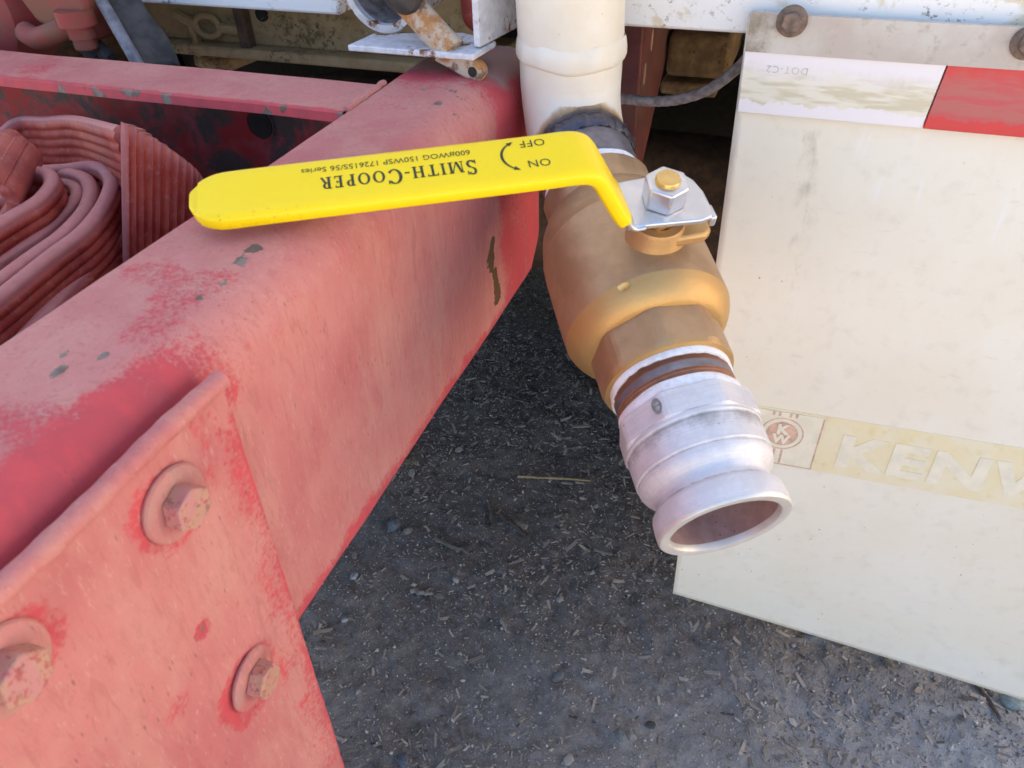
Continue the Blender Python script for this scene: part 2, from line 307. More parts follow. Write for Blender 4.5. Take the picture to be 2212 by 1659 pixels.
# ------------------------------------------------------------------ mesh building
WL = {}
def tag(o, label=None, cat=None, group=None, kind=None):
    for k, v in (('label', label), ('category', cat), ('group', group), ('kind', kind)):
        if v: o[k] = v
    return o
def empty(name, loc, label, cat, group=None):
    o = bpy.data.objects.new(name, None); C.objects.link(o); o.location = loc; o.empty_display_size = .02
    WL[o.name] = np.array(loc, float); return tag(o, label, cat, group)
class MB:
    def __init__(s): s.v = []; s.f = []; s.smooth = 40; s.attrs = {}
    def addv(s, vs, fs):
        b = sum(len(a) for a in s.v); s.v.append(np.asarray(vs, float).reshape(-1, 3)); s.f += [tuple(i+b for i in f) for f in fs]; return s
    def box(s, a, b):
        (x0, y0, z0), (x1, y1, z1) = np.minimum(a, b), np.maximum(a, b)
        return s.addv([(x0, y0, z0), (x1, y0, z0), (x1, y1, z0), (x0, y1, z0), (x0, y0, z1), (x1, y0, z1), (x1, y1, z1), (x0, y1, z1)],
                      [(0, 3, 2, 1), (4, 5, 6, 7), (0, 1, 5, 4), (1, 2, 6, 5), (2, 3, 7, 6), (3, 0, 4, 7)])
    def prism(s, poly, O, U, V, N, h0, h1):
        O, U, V, N = map(lambda q: np.asarray(q, float), (O, U, V, N)); n = len(poly)
        if np.dot(np.cross(U, V), N) < 0: poly = poly[::-1]
        ar = sum(poly[i][0]*poly[(i+1) % n][1]-poly[(i+1) % n][0]*poly[i][1] for i in range(n))
        vs = [O+U*p[0]+V*p[1]+N*h for h in (h0, h1) for p in poly]
        fs = [tuple(range(n))[::-1], tuple(range(n, 2*n))]+[(i, (i+1) % n, n+(i+1) % n, n+i) for i in range(n)]
        sgn = ar*np.dot(np.cross(U, V), N)
        if sgn < 0: fs = [f[::-1] for f in fs]
        return s.addv(vs, fs)
    def lathe(s, prof, O, A, seg=64, cap0=False, cap1=False, ref=None, rfun=None):
        O = np.asarray(O, float); A = np.asarray(A, float); A = A/np.linalg.norm(A)
        r = np.asarray(ref if ref is not None else ((1, 0, 0) if abs(A[0]) < .8 else (0, 1, 0)), float); U = r-A*(r@A); U /= np.linalg.norm(U); V = np.cross(A, U)
        vs = []; 
        for (t, R) in prof:
            for k in range(seg):
                th = 2*math.pi*k/seg; q = R if rfun is None else rfun(t, R, th)
                vs.append(O+A*t+(U*math.cos(th)+V*math.sin(th))*q)
        fs = [(i*seg+k, i*seg+(k+1) % seg, (i+1)*seg+(k+1) % seg, (i+1)*seg+k) for i in range(len(prof)-1) for k in range(seg)]
        if cap0: fs.append(tuple(range(seg))[::-1])
        if cap1: fs.append(tuple((len(prof)-1)*seg+k for k in range(seg)))
        return s.addv(vs, fs)
    def tube(s, pts, r, seg=12, cap=True, rf=None):
        P = np.asarray(pts, float); n = len(P); T = np.gradient(P, axis=0); T /= np.linalg.norm(T, axis=1)[:, None]
        u = np.cross(T[0], (0, 0, 1.) if abs(T[0][2]) < .9 else (1., 0, 0)); u /= np.linalg.norm(u); vs = []
        for i in range(n):
            u = u-T[i]*(u@T[i]); u /= np.linalg.norm(u); v = np.cross(T[i], u); R = r if np.isscalar(r) else r[i]
            for k in range(seg):
                th = 2*math.pi*k/seg; q = R*(rf(i, th) if rf else 1); vs.append(P[i]+(u*math.cos(th)+v*math.sin(th))*q)
        fs = [(i*seg+k, i*seg+(k+1) % seg, (i+1)*seg+(k+1) % seg, (i+1)*seg+k) for i in range(n-1) for k in range(seg)]
        if cap: fs += [tuple(range(seg))[::-1], tuple((n-1)*seg+k for k in range(seg))]
        return s.addv(vs, fs)
    def grid(s, P):            # P: (n, m, 3)
        n, m = P.shape[:2]
        return s.addv(P.reshape(-1, 3), [(i*m+j, i*m+j+1, (i+1)*m+j+1, (i+1)*m+j) for i in range(n-1) for j in range(m-1)])
    def V(s): return np.concatenate(s.v) if len(s.v) > 1 else s.v[0]
    def build(s, name, mat, parent=None, bevel=0, attrs=None, kind=None, smooth=40, loc=None, segs=2):
        V = s.V(); base = WL[parent.name] if parent is not None else (np.array(loc, float) if loc is not None else np.zeros(3))
        me = bpy.data.meshes.new(name); me.from_pydata((V-base).tolist(), [], s.f); me.update()
        me.polygons.foreach_set('use_smooth', [True]*len(me.polygons))
        me.set_sharp_from_angle(angle=rad(smooth))
        o = bpy.data.objects.new(name, me); C.objects.link(o); me.materials.append(mat)
        if parent is not None: o.parent = parent; WL[o.name] = base
        else: o.location = base; WL[o.name] = base
        for k, a in (attrs or {}).items():
            if np.ndim(a) == 1:
                at_ = me.attributes.new(k, 'FLOAT', 'POINT'); at_.data.foreach_set('value', np.asarray(a, np.float32))
            else:
                at_ = me.attributes.new(k, 'FLOAT_COLOR', 'POINT'); at_.data.foreach_set('color', np.c_[a, np.ones(len(a))].astype(np.float32).ravel())
        if bevel:
            b = o.modifiers.new('bevel', 'BEVEL'); b.width = bevel; b.segments = segs; b.limit_method = 'ANGLE'; b.angle_limit = rad(40)
        if kind: o['kind'] = kind
        return o
def catmull(P, n=10):
    P = np.asarray(P, float); Q = np.vstack([2*P[0]-P[1], P, 2*P[-1]-P[-2]]); out = []
    for i in range(1, len(Q)-2):
        for t in np.linspace(0, 1, n, endpoint=False):
            a, b, c, d = Q[i-1], Q[i], Q[i+1], Q[i+2]
            out.append(.5*((2*b)+(c-a)*t+(2*a-5*b+4*c-d)*t*t+(3*b-a-3*c+d)*t**3))
    out.append(Q[-2]); return np.array(out)
def hexagon(af, rot=0): return [(af/math.sqrt(3)*math.cos(rot+k*math.pi/3), af/math.sqrt(3)*math.sin(rot+k*math.pi/3)) for k in range(6)]
_dg = None
def text_mesh(body, size, spacing=1.0, align='CENTER', bold=0.):
    cu = bpy.data.curves.new('t', 'FONT'); cu.body = body; cu.size = size; cu.offset = bold; cu.align_x = align; cu.space_character = spacing; cu.resolution_u = 3
    o = bpy.data.objects.new('t', cu); C.objects.link(o); bpy.context.view_layer.update()
    me = bpy.data.meshes.new_from_object(o.evaluated_get(bpy.context.evaluated_depsgraph_get()))
    bpy.data.objects.remove(o); V = np.array([v.co[:] for v in me.vertices]).reshape(-1, 3); F = [tuple(p.vertices) for p in me.polygons]; bpy.data.meshes.remove(me)
    return V, F
def put_text(mb, V, F, O, U, W, N, thick=0):
    O, U, W, N = map(np.asarray, (O, U, W, N)); P = lambda h: O+V[:, :1]*U+V[:, 1:2]*W+N*h
    if thick == 0: return mb.addv(P(0), F)
    from collections import Counter
    ed = {}
    for f in F:
        for a, b in zip(f, f[1:]+f[:1]): ed[(a, b)] = 1
    n = len(V); side = [(a, b, b+n, a+n) for (a, b) in ed if (b, a) not in ed]
    side = [f[::-1] for f in side]
    return mb.addv(np.vstack([P(thick), P(0)]), F+side)
# ================================================================== GROUND
def axis(lo, hi, step, far):
    a = list(np.arange(lo, hi, step)); d = step
    l = [lo]; 
    while l[-1] > -far: d *= 1.5; l.append(l[-1]-d)
    d = step; r = [a[-1]]
    while r[-1] < far: d *= 1.5; r.append(r[-1]+d)
    return np.array(l[1:][::-1]+a+r[1:])
gx = axis(-1.0, .75, .006, 220); gy = axis(.15, 1.9, .006, 220)
GX, GY = np.meshgrid(gx, gy); gp = np.c_[GX.ravel(), GY.ravel(), np.zeros(GX.size)]
gz = (fbm(gp, 9, 4, 3)-.5)*.022+(fbm(gp, 60, 3, 5)-.5)*.007
gz *= sstep(6, 2, np.hypot(gp[:, 0], gp[:, 1]-.8)); gp[:, 2] = gz
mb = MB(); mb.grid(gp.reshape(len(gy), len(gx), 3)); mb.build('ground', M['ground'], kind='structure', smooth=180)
def gh(P):
    P = np.atleast_2d(P)[:, :3].copy(); P[:, 2] = 0
    return (fbm(P, 9, 4, 3)-.5)*.022+(fbm(P, 60, 3, 5)-.5)*.007
# ================================================================== TRUCK BODY (blocks the sun; only its lower lip is in view)
XR, XL = .62, -4.2
tb = empty('truck_body', (-.8, 3.5, .96), 'white truck body whose lower edge hangs over the valve and mud flap', 'truck body')
mb = MB(); mb.box((XL, .80, 1.10), (XR, 7.2, 2.9)); mb.build('tank_wall', M['panel'], tb, .02)
mb = MB(); mb.box((-.232, .742, .9365), (XR, .79, 1.098)); mb.build('sill_panel', M['panel'], tb, .003)['label'] = 'white sill panel with peeling cream patches'
mb = MB(); mb.box((XL, .737, .9315), (-.455, .79, 1.098)); mb.build('sill_rail', M['speckle'], tb, .003)['label'] = 'speckled white sill rail'
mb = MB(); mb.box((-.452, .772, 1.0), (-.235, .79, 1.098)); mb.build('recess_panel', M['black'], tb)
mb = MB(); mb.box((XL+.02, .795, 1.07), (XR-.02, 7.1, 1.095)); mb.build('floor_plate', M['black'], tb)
sw = empty('bounce_wall', (3.6, 1.6, 0), 'pale wall added out of view on the right to bounce warm light', 'bounce_wall')  # invented building, added out of view to throw warm light on side faces
mb = MB(); mb.box((3.0, .2, 0), (4.6, 3.2, 2.7)); mb.build('wall', M['bounce_wall'], sw, .01)
mb = MB(); mb.prism([(-.15, 2.702), (1.75, 2.702), (.8, 3.3)], (3.0, .05, 0), (1, 0, 0), (0, 0, 1), (0, 1, 0), 0, 3.3); mb.build('roof', M['dullred'], sw, .01)
# underbody: wheel behind the flap, axle, far wheels, drum added to block light from the far side
def wheel(c, wd, label, cat='wheel'):
    e = empty('wheel', (c[0], c[1], 0), label, cat, 'wheels under the truck')
    pr = [(-wd/2, .30), (-wd/2-.01, .36), (-wd/2, .47), (-wd/2+.03, .5), (wd/2-.03, .5), (wd/2, .47), (wd/2+.01, .36), (wd/2, .30)]
    MB().lathe(pr, c, (1, 0, 0), 64).build('tyre', M['tyre'], e)
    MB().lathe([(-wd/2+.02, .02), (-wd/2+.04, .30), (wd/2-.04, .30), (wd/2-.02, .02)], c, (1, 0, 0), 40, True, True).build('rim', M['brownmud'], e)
wheel((.24, 1.46, .5), .5, 'dark rear wheel standing right behind the cream mud flap')
wheel((-1.85, 1.46, .5), .5, 'dark rear wheel at the far left end of the axle')
ax_ = empty('axle_housing', (-.7, 1.42, .30), 'mud brown rear axle housing in the dark gap left of the mud flap', 'axle')
prof = [(-.95, .11), (-.40, .12), (-.30, .16), (-.12, .2), (.12, .2), (.30, .16), (.36, .135), (.70, .13), (.705, .17), (.735, .17)]
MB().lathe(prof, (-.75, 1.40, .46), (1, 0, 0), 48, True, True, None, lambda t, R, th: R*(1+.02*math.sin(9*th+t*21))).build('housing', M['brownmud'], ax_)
fr = empty('red_frame_rail', (-.155, .85, .68), 'dull red upright channel with two slots hidden behind the cream pipe', 'frame rail')
mb = MB(); mb.box((-.22, .84, .685), (-.1635, .848, .985)); mb.build('flange', M['dullred'], fr, .002)
mb = MB(); mb.prism([(.8485, .70), (1.02, .86), (1.25, .91), (1.25, .985), (.8485, .985)], (-.1685, 0, 0), (0, 1, 0), (0, 0, 1), (1, 0, 0), 0, .005); mb.build('web', M['dullred'], fr)
for px, py in ((1407, 86), (1391, 160)):
    p = atx(px, py, -.1633); P_ = [(.0055*math.cos(t), .012*math.sin(t)) for t in np.linspace(0, 2*math.pi, 17)[:-1]]
    mb = MB(); mb.prism(P_, (-.1634, p[1], p[2]), (0, 1, 0), (0, 0, 1), (1, 0, 0), 0, .0012); mb.build('slot', M['tanpaint'], fr)
tn = empty('tan_box', (-.12, 1.1, .78), 'mud coated tan box in the dark gap above the axle', 'box')
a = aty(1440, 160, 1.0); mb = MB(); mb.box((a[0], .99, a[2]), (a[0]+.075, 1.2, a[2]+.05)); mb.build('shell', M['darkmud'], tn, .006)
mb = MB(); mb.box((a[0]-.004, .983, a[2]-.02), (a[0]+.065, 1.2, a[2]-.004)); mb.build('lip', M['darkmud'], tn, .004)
ct = empty('light_block_drum', (-.8, 2.6, .12), 'dark drum added under the truck to block light from the far side', 'light_blocker')
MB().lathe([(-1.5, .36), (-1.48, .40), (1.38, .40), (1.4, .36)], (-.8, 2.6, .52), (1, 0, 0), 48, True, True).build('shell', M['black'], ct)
# chassis beam at the top left
cb = empty('chassis_beam', (-.62, .84, .86), 'mud coated tan chassis beam under the speckled white rail', 'chassis beam')
zb = .8645
mb = MB(); mb.box((-.80, .822, zb+.006), (-.33, .832, 1.06)); mb.build('web', M['mud'], cb, .002)
mb = MB(); mb.box((-.80, .80, zb-.006), (-.33, .93, zb+.006)); mb.build('bottom_flange', M['mud'], cb, .003)
p = aty(452, 55, .815); p[1] = .812
mb = MB(); pts = [p+np.array([.017*math.cos(t), .0, .012*math.sin(t)]) for t in np.linspace(0, 2*math.pi, 25)]; mb.tube(pts, .004, 8, False)
mb.tube([p+np.array([-.046, .004, .010]), p+np.array([-.03, .0, .006]), p+np.array([-.016, 0, .002])], .006, 8); mb.tube([p+np.array([.016, .0, -.001]), p+np.array([.045, .004, -.003])], .006, 8)
mb.build('ring_clamp', M['mud'], cb)
p = aty(531, 60, .815); mb = MB(); mb.box((p[0]-.008, .806, p[2]-.026), (p[0]+.006, .8215, p[2]+.05)); mb.build('rib', M['brownmud'], cb, .003)
p = aty(424, 85, .815); mb = MB(); mb.box((p[0]-.004, .810, p[2]-.02), (p[0]+.004, .8215, p[2]+.018)); mb.build('pin', M['mud'], cb, .002)
p = aty(560, 33, .815); MB().lathe([(0, .008), (.003, .008)], (p[0], .8215, p[2]), (0, -1, 0), 20, False, True).build('hole', M['black'], cb)  # flat black disc, the hole's inner shade put into its colour
V = []; F = []; k = 0          # dried mud clods stuck on the beam
for (cx_, cz, sx, sz, nn) in ((-.50, .915, .03, .03, 70), (-.60, .90, .03, .02, 60), (-.44, .90, .012, .03, 50), (-.67, .892, .04, .014, 60)):
    for _ in range(nn):
        r = random.uniform(.0012, .0032); c = np.array([random.gauss(cx_, sx*.6), .8205, random.gauss(cz, sz*.6)])
        if c[2] < zb+.01: continue
        V += [c+np.array(q)*r*random.uniform(.7, 1.3) for q in ((1, 0, 0), (-1, 0, 0), (0, -.8, 0), (0, .8, 0), (0, 0, 1), (0, 0, -1))]
        F += [tuple(k+i for i in f) for f in ((0, 4, 2), (4, 1, 2), (1, 5, 2), (5, 0, 2))]; k += 6
mb = MB(); mb.addv(V, F); mb.build('mud_clods', M['mud'], cb, kind='stuff')
# dark web behind, and a rope of mud under it
rp = tag(MB().tube(catmull([aty(428, 128, .88), aty(480, 140, .88), aty(520, 128, .9), aty(560, 112, .95)], 8), .009, 10).build('mud_pipe', M['mud']), 'mud coated pipe curving beneath the tan chassis beam', 'pipe')
# strap and hoses at top left
st = empty('rubber_strap', aty(290, 118, .66), 'blue grey rubber strap running down behind the red rail', 'strap')
L0, L1, R0, R1 = aty(185, -30, .67), aty(288, 150, .64), aty(268, -30, .67), aty(372, 150, .64)
mb = MB(); n = 14; P = np.zeros((n, 9, 3))
for i, t in enumerate(np.linspace(0, 1, n)):
    a, b = L0*(1-t)+L1*t, R0*(1-t)+R1*t
    for j, u in enumerate(np.linspace(0, 1, 9)): P[i, j] = a*(1-u)+b*u+np.array([0, -.016*math.exp(-((u-.52)/.18)**2)+.014*abs(u-.5)*2+.003*math.sin(7*t+9*u), 0])
mb.grid(P); o = mb.build('band', M['strap'], st, smooth=60); sd = o.modifiers.new('thick', 'SOLIDIFY'); sd.thickness = .004; sd.offset = -1
for dx, lab in ((0, 'left'), (28, 'right')):
    q = MB().tube(catmull([aty(95+dx, 20, .69), aty(125+dx, 50, .67), aty(165+dx, 85, .65), aty(215+dx, 130, .64)], 8), .0075, 12).build('rubber_hose', M['strap'])
    tag(q, 'dusty grey hose sloping behind the red rail, '+('the lower left one of two' if dx == 0 else 'the upper right one of two'), 'hose', 'pair of hoses behind the rail')
mb = MB(); mb.tube([(L0+R0)/2+(((L1+R1)/2)-((L0+R0)/2))*t+(R0-L0)*.16+np.array([0, -.021, 0]) for t in np.linspace(0, 1, 12)], .0062, 10); mb.build('ridge', M['strapr'], st)
# red casting
rc = empty('red_casting', aty(60, 88, .63), 'red painted pump casting above the left end of the red rail', 'casting')
c = aty(-18, 10, .67)
MB().lathe([(0, .012), (-.004, .045), (.0, .060), (.012, .066), (.05, .068)], c+np.array([0, -.03, 0]), (0, 1, 0), 48, True, False).build('housing', M['redcast'], rc, attrs=None)
a, b = aty(70, 20, .64), aty(192, -5, .64)
mb = MB(); mb.prism([(0, -.012), (.06, -.03), (.075, .02), (.03, .05), (-.03, .04)], aty(100, 15, .645), (1, 0, 0), (0, 0, 1), (0, -1, 0), -.02, .018); mb.build('flange', M['redcast'], rc, .006)
mb = MB(); mb.tube(catmull([aty(55, 70, .63), aty(85, 83, .625), aty(130, 66, .625), aty(178, 42, .64)], 6), .011, 12); mb.build('arm', M['redcast'], rc)
p = aty(160, 20, .63)
MB().lathe([(0, .019), (-.014, .019), (-.0145, .0135), (-.026, .0135), (-.0265, .0115), (-.036, .0115), (-.038, .009)], p, (0, 0, 1), 28, True, True).build('plug', M['redcast'], rc, smooth=25)
bm_ = tag(MB().tube(catmull([aty(20, 110, .68), aty(300, 20, .9), aty(420, 60, 1.2)], 6), .02, 10).build('drag_link', M['brownmud']), 'dark brown rod hidden behind the hoses and strap', 'rod')
# ================================================================== WHITE LATCH BRACKET
lb = empty('latch_bracket', (-.345, .71, .915), 'white painted steel latch bracket with rust left of the cream pipe', 'bracket')
zp = .9385
A_ = [atz(750, 97, zp), atz(1022, 118, zp), atz(1072, 88, zp), atz(1000, 70, zp), atz(805, 72, zp)]
poly = [(q[0], q[1]) for q in A_]
MB().prism(poly, (0, 0, zp-.0052), (1, 0, 0), (0, 1, 0), (0, 0, 1), 0, .0052).build('base_plate', M['whiterust'], lb, .0012)
q0, q1 = atz(1045, 100, zp), atz(1118, 62, zp)
mb = MB(); dv = (q1-q0)/np.linalg.norm(q1-q0); nn = np.array([dv[1], -dv[0], 0])
mb.prism([(-.008, .001), (.085, .001), (.085, .14), (-.008, .14)], (q0[0]-.002, q0[1], zp), dv, (0, 0, 1), nn, -.003, .003); mb.build('side_wall', M['whiterust'], lb, .001)
c = aty(814, -24, .675)
mb = MB(); r0, r1 = .0315, .0385
prof = [(-.07, r0), (-.07, r1), (0, r1), (0, r0), (-.07, r0)]; mb.lathe(prof, c, (-.12, -1, -.1), 56); mb.build('pipe_saddle', M['whiterust'], lb)
MB().lathe([(-.05, .001), (-.05, .0314), (-.006, .0314)], c, (-.12, -1, -.1), 40).build('saddle_lining', M['cable'], lb)
lp = empty('latch_pin', aty(1010, 140, .68), 'rusty tan latch pin with a drilled tip poking through the white bracket', 'latch pin')
e = atz(1000, 136, .9275); yt = e[1]
a, b = aty(880, 5, yt+.012), aty(978, 112, yt+.002); dd = (b-a)/np.linalg.norm(b-a)
MB().lathe([(-.05, .0122), (0, .0122), (np.linalg.norm(b-a), .0122)], a, dd, 28, True, True).build('shaft', M['rustpin'], lp)
tp = np.array([.92, -.1, -.36]); tp /= np.linalg.norm(tp); sv = np.cross(tp, (0, 1., 0)); sv /= np.linalg.norm(sv)
mb = MB(); P = []
for t in np.linspace(-math.pi/2, math.pi/2, 9): P.append((.014+.0085*math.cos(t), .0085*math.sin(t)))
mb.prism([(-.024, -.0085)]+P+[(-.024, .0085)], e, tp, sv, np.cross(tp, sv), -.006, .006); mb.build('tip', M['rustpin'], lp, .002)
nrm = np.cross(tp, sv); 
if nrm[1] > 0: nrm = -nrm
MB().lathe([(0, .0042), (.0004, .0042)], e+tp*.013+nrm*.0061, nrm, 18, True, True).build('hole', M['black'], lp)  # no real bore: black disc painted as the dark of the drilling
c = aty(868, -10, yt-.006); tag(MB().lathe([(-.03, .016), (.0, .0165), (.004, .013), (.005, .002)], c, (.1, -1, -.25), 32, True, True).build('roller_cap', M['strap']), 'dark round rubber roller cap above the rusty latch pin', 'roller')
tag(MB().tube(catmull([aty(1000, -40, .76), aty(1012, 0, .75), aty(1018, 40, .745), aty(1040, 50, .75), aty(1050, 0, .76)], 8), .008, 12).build('rubber_loop', M['hose']), 'dull red rubber loop inside the white latch bracket', 'loop')
# ================================================================== RED BUMPER
FX, IX, TZ, BZ = -.238, -.331, .918, .6935; R = .031
bp = empty('red_bumper', (-.285, .25, BZ), 'weathered red steel bumper beam with bolted plate and hose tray', 'bumper')
Y0, Y1 = -.55, .722
prof = [(IX, TZ-.010), (IX+.002, TZ-.001)]+[(IX+.004+(FX-R-IX-.004)*t, TZ) for t in np.linspace(0, 1, 20)]
prof += [(FX-R+R*math.sin(t), TZ-R+R*math.cos(t)) for t in np.linspace(0, math.pi/2, 14)[1:]]
prof += [(FX, TZ-R-(TZ-R-BZ-.006)*t) for t in np.linspace(0, 1, 62)[1:]]
prof += [(FX-.006+.006*math.cos(t), BZ+.006-.006*math.sin(t)) for t in np.linspace(0, math.pi/2, 6)[1:]]
prof += [(IX, BZ), (IX, BZ+.009), (FX-.010, BZ+.009), (FX-.010, TZ-.012), (FX-.03, TZ-.010)]
prof = np.array(prof); ys = np.concatenate([np.linspace(Y0, -.05, 20)[:-1], np.linspace(-.05, Y1, 240)])
P = np.zeros((len(ys), len(prof)+1, 3))
for i, y in enumerate(ys):
    q = np.vstack([prof, prof[:1]]); P[i, :, 0] = q[:, 0]; P[i, :, 1] = y; P[i, :, 2] = q[:, 1]
P[:, :, 1] = np.where(P[:, :, 1] > Y1-.05, P[:, :, 1]-sstep(.745, BZ, P[:, :, 2])**2*.028*((P[:, :, 1]-(Y1-.05))/.05), P[:, :, 1])
pv = P.reshape(-1, 3)
dent = (fbm(pv, 11, 3, 40)-.5)*.0026; P[:, :, 0] += dent.reshape(P.shape[:2]); P[:, :, 2] += ((fbm(pv, 9, 3, 44)-.5)*.002).reshape(P.shape[:2])
mb = MB(); mb.grid(P[:, ::-1]); V = mb.V()
mb.f.append(tuple((len(ys)-1)*(len(prof)+1)+k for k in range(len(prof)))[::-1])
def blob(V, c, size, ang=None):
    d = V-np.asarray(c); return 1-np.sqrt(((d/np.asarray(size))**2).sum(1))
N1 = fbm(V, 26, 4, 1); N2 = fbm(V*np.array([1, 1, .35]), 55, 4, 2)
x, y, z = V.T
onface = sstep(FX-R*.6, FX-R*.15, x)
fresh = .05+.55*(N1-.45)
fresh = np.maximum(fresh, sstep(.57, .625, y+.02*(N1-.5))*(.80+.4*(N1-.5)))
fresh = np.maximum(fresh, sstep(BZ+.028, BZ+.004, z-.02*(N2-.5))*.85*onface)
zz = z-.010*(N1-.5)
fresh = np.maximum(fresh, sstep(FX-R*1.25, FX-R*.30, x+.014*(N1-.5)+.010*(N2-.5))*sstep(.850, .882, zz+.05*sstep(.22, .4, y)*0)*((.74+.35*(N1-.5))*sstep(.28, .16, y+.07*(N1-.5))+.36*sstep(.5, .3, y)))
fresh = np.maximum(fresh, .62*sstep(.46, .62, N1)*sstep(TZ-.006, TZ, z)*sstep(.46, .34, y))
fresh = np.maximum(fresh, sstep(.10, .0, np.abs(x-(FX-.055)))*.34*sstep(TZ-.004, TZ, z)*sstep(.42, .6, N1)*1.6)
fresh = np.maximum(fresh, sstep(.06, .0, np.abs(y-.235))*sstep(.72, .76, z)*.12)
fresh = np.maximum(fresh, sstep(.026, .0, np.abs(x-IX))*sstep(TZ-.02, TZ-.004, z)*.4)
dust = .12+.3*(N2-.5)+sstep(.60, .66, y)*sstep(.89, .915, z)*.75
for (px, py, pl, sz) in ((545, 540, 'z', .022), (520, 565, 'z', .02), (480, 610, 'z', .014), (250, 832, 'b', .018), (220, 770, 'z', .010), (130, 800, 'z', .014), (140, 765, 'z', .009), (10, 1050, 'b', .010), (330, 870, 'f', .010), (820, 420, 'b', .006), (992, 248, 'b', .010), (976, 252, 'b', .007), (945, 224, 'z', .010), (112, 880, 'b', .012), (585, 625, 'f', .006), (395, 680, 'z', .009), (430, 640, 'z', .011), (640, 850, 'f', .006)): 
    c = atz(px, py, TZ) if pl == 'z' else (atx(px, py, FX) if pl == 'f' else atx(px, py, FX-.009))
    sz *= (.46 if px < 900 else .95); chipv = blob(V, c, (sz*1.0, sz*1.5, sz*.8) if pl != 'b' else (sz, sz, sz*.8)); dust = dust
    globals().setdefault('CH', np.full(len(V), -2.)); CH = np.maximum(CH, chipv*.9)
for k in range(18):          # the long rusty gouge near the end of the beam
    t = k/17; c = atx(1067-4*math.sin(t*5)+(3 if t > .5 else -3), 520+128*t, FX); wd = .0105 if .12 < t < .4 or t > .78 else .0070
    CH = np.maximum(CH, 1.25*blob(V, c, (.02, wd*1.5, .008)))
for k in range(10):
    t = k/9; c = atz(880+150*t, 180+28*t+5*math.sin(9*t), TZ); CH = np.maximum(CH, .7*blob(V, c, (.010, .005+.004*abs(math.sin(7*t)), .02)))
mb.build('beam', M['red'], bp, attrs={'fresh': fresh, 'chip': np.clip(CH, -.2, 1.2), 'dust': dust, 'rusty': sstep(.53, .55, y)*sstep(.86, .85, z)}, smooth=35)
# back rail: channel across the back of the tray
RY0, RY1 = .517, .590
xs = np.concatenate([np.linspace(-1.6, -.85, 12)[:-1], np.linspace(-.85, IX-.0005, 130)])
pr = [(RY0, TZ-.0085), (RY0+.001, TZ-.0015)]+[(RY0+.003+(RY1-.006-RY0)*t, TZ-.0005) for t in np.linspace(0, 1, 18)]+[(RY1, TZ-.006), (RY1, BZ), (RY1-.009, BZ)]
pr += [(RY1-.009, BZ+(TZ-.0085-BZ)*t) for t in np.linspace(0, 1, 20)[1:]]
pr = np.array(pr); P = np.zeros((len(xs), len(pr)+1, 3)); q = np.vstack([pr, pr[:1]])
P[:, :, 0] = xs[:, None]; P[:, :, 1] = q[None, :, 0]; P[:, :, 2] = q[None, :, 1]
P[:, :, 2] += ((fbm(P.reshape(-1, 3), 10, 2, 77)-.5)*.002).reshape(P.shape[:2])
mb = MB(); mb.grid(P); V = mb.V(); x, y, z = V.T; N1 = fbm(V, 24, 4, 8); N2 = fbm(V, 70, 4, 9)
fresh = .16+.5*(N1-.45); fresh = np.maximum(fresh, sstep(RY0+.012, RY0+.001, y+.008*(N2-.5))*.95)
fresh = np.maximum(fresh, sstep(.045, .0, np.abs(x+.67+.5*(y-.55)))*.55)
dust = .15+sstep(-.70, -.80, x+.6*(y-.55))*1.0
chip = sstep(RY0+.008, RY0, y)*sstep(.45, .7, N2)*1.0-.1
chip = np.maximum(chip, .9*blob(V, atz(388, 162, TZ), (.006, .004, .02)))
mb.build('back_rail', M['red'], bp, attrs={'fresh': fresh, 'chip': chip, 'dust': dust}, smooth=35)
# tray back wall plate in front of the rail web, floor and far-left end
mb = MB(); mb.box((-1.6, RY1-.0135, BZ+.01), (IX+.0006, RY1-.0095, TZ-.010)); mb.build('tray_back_wall', M['mottled'], bp)
mb = MB(); mb.box((-1.6, -.5, BZ-.006), (IX-.001, RY1-.014, BZ)); mb.build('tray_floor', M['mottled'], bp)
c = aty(562, 268, RY1-.014); MB().lathe([(0, .0155), (.0004, .0155), (.0005, .0135), (-.01, .0135)], c+np.array([0, -.0005, 0]), (0, -1, 0), 28).build('hole_rim', M['mottled'], bp)
MB().lathe([(0, .0125), (.0012, .0125)], c, (0, -1, 0), 24, False, True).build('hole', M['black'], bp)  # black disc stands in for the shade inside the opening
# weld seam where rail meets beam
a, b = atz(748, 236, TZ), atz(830, 178, TZ)
MB().tube([a+(b-a)*t+np.array([.0004*math.sin(19*t), 0, -.0004]) for t in np.linspace(0, 1, 40)], .0030, 8, rf=lambda i, th: 1+.12*math.sin(i*.9)).build('weld_seam', M['red'], bp)
# bolted plate
PX = -.2295; PY = .2195; 
pz0, pz1 = .36, .897
ys = np.concatenate([np.linspace(-.55, -.02, 14)[:-1], np.linspace(-.02, PY, 90)]); zs = np.concatenate([np.linspace(pz0, .50, 10)[:-1], np.linspace(.50, pz1, 150)])
P = np.zeros((len(ys), len(zs), 3)); P[:, :, 0] = PX; P[:, :, 1] = ys[:, None]; P[:, :, 2] = zs[None, :]
P[:, :, 1] -= ((.897-P[:, :, 2])*.0135)*sstep(-.02, PY, P[:, :, 1])
pv = P.reshape(-1, 3); P[:, :, 0] += ((fbm(pv, 12, 3, 60)-.5)*.0016).reshape(P.shape[:2]); P[-1, :, 1] += (vnoise(P[-1], 90, 4)-.5)*.0015
Pb = P.copy(); Pb[:, :, 0] = FX+.0004
mb = MB(); mb.grid(P); V = mb.V(); n0 = len(V)
edge = np.vstack([P[-1, :, :], Pb[-1, :, :]]); m_ = len(zs); mb.addv(edge, [(i, m_+i, m_+i+1, i+1) for i in range(m_-1)])
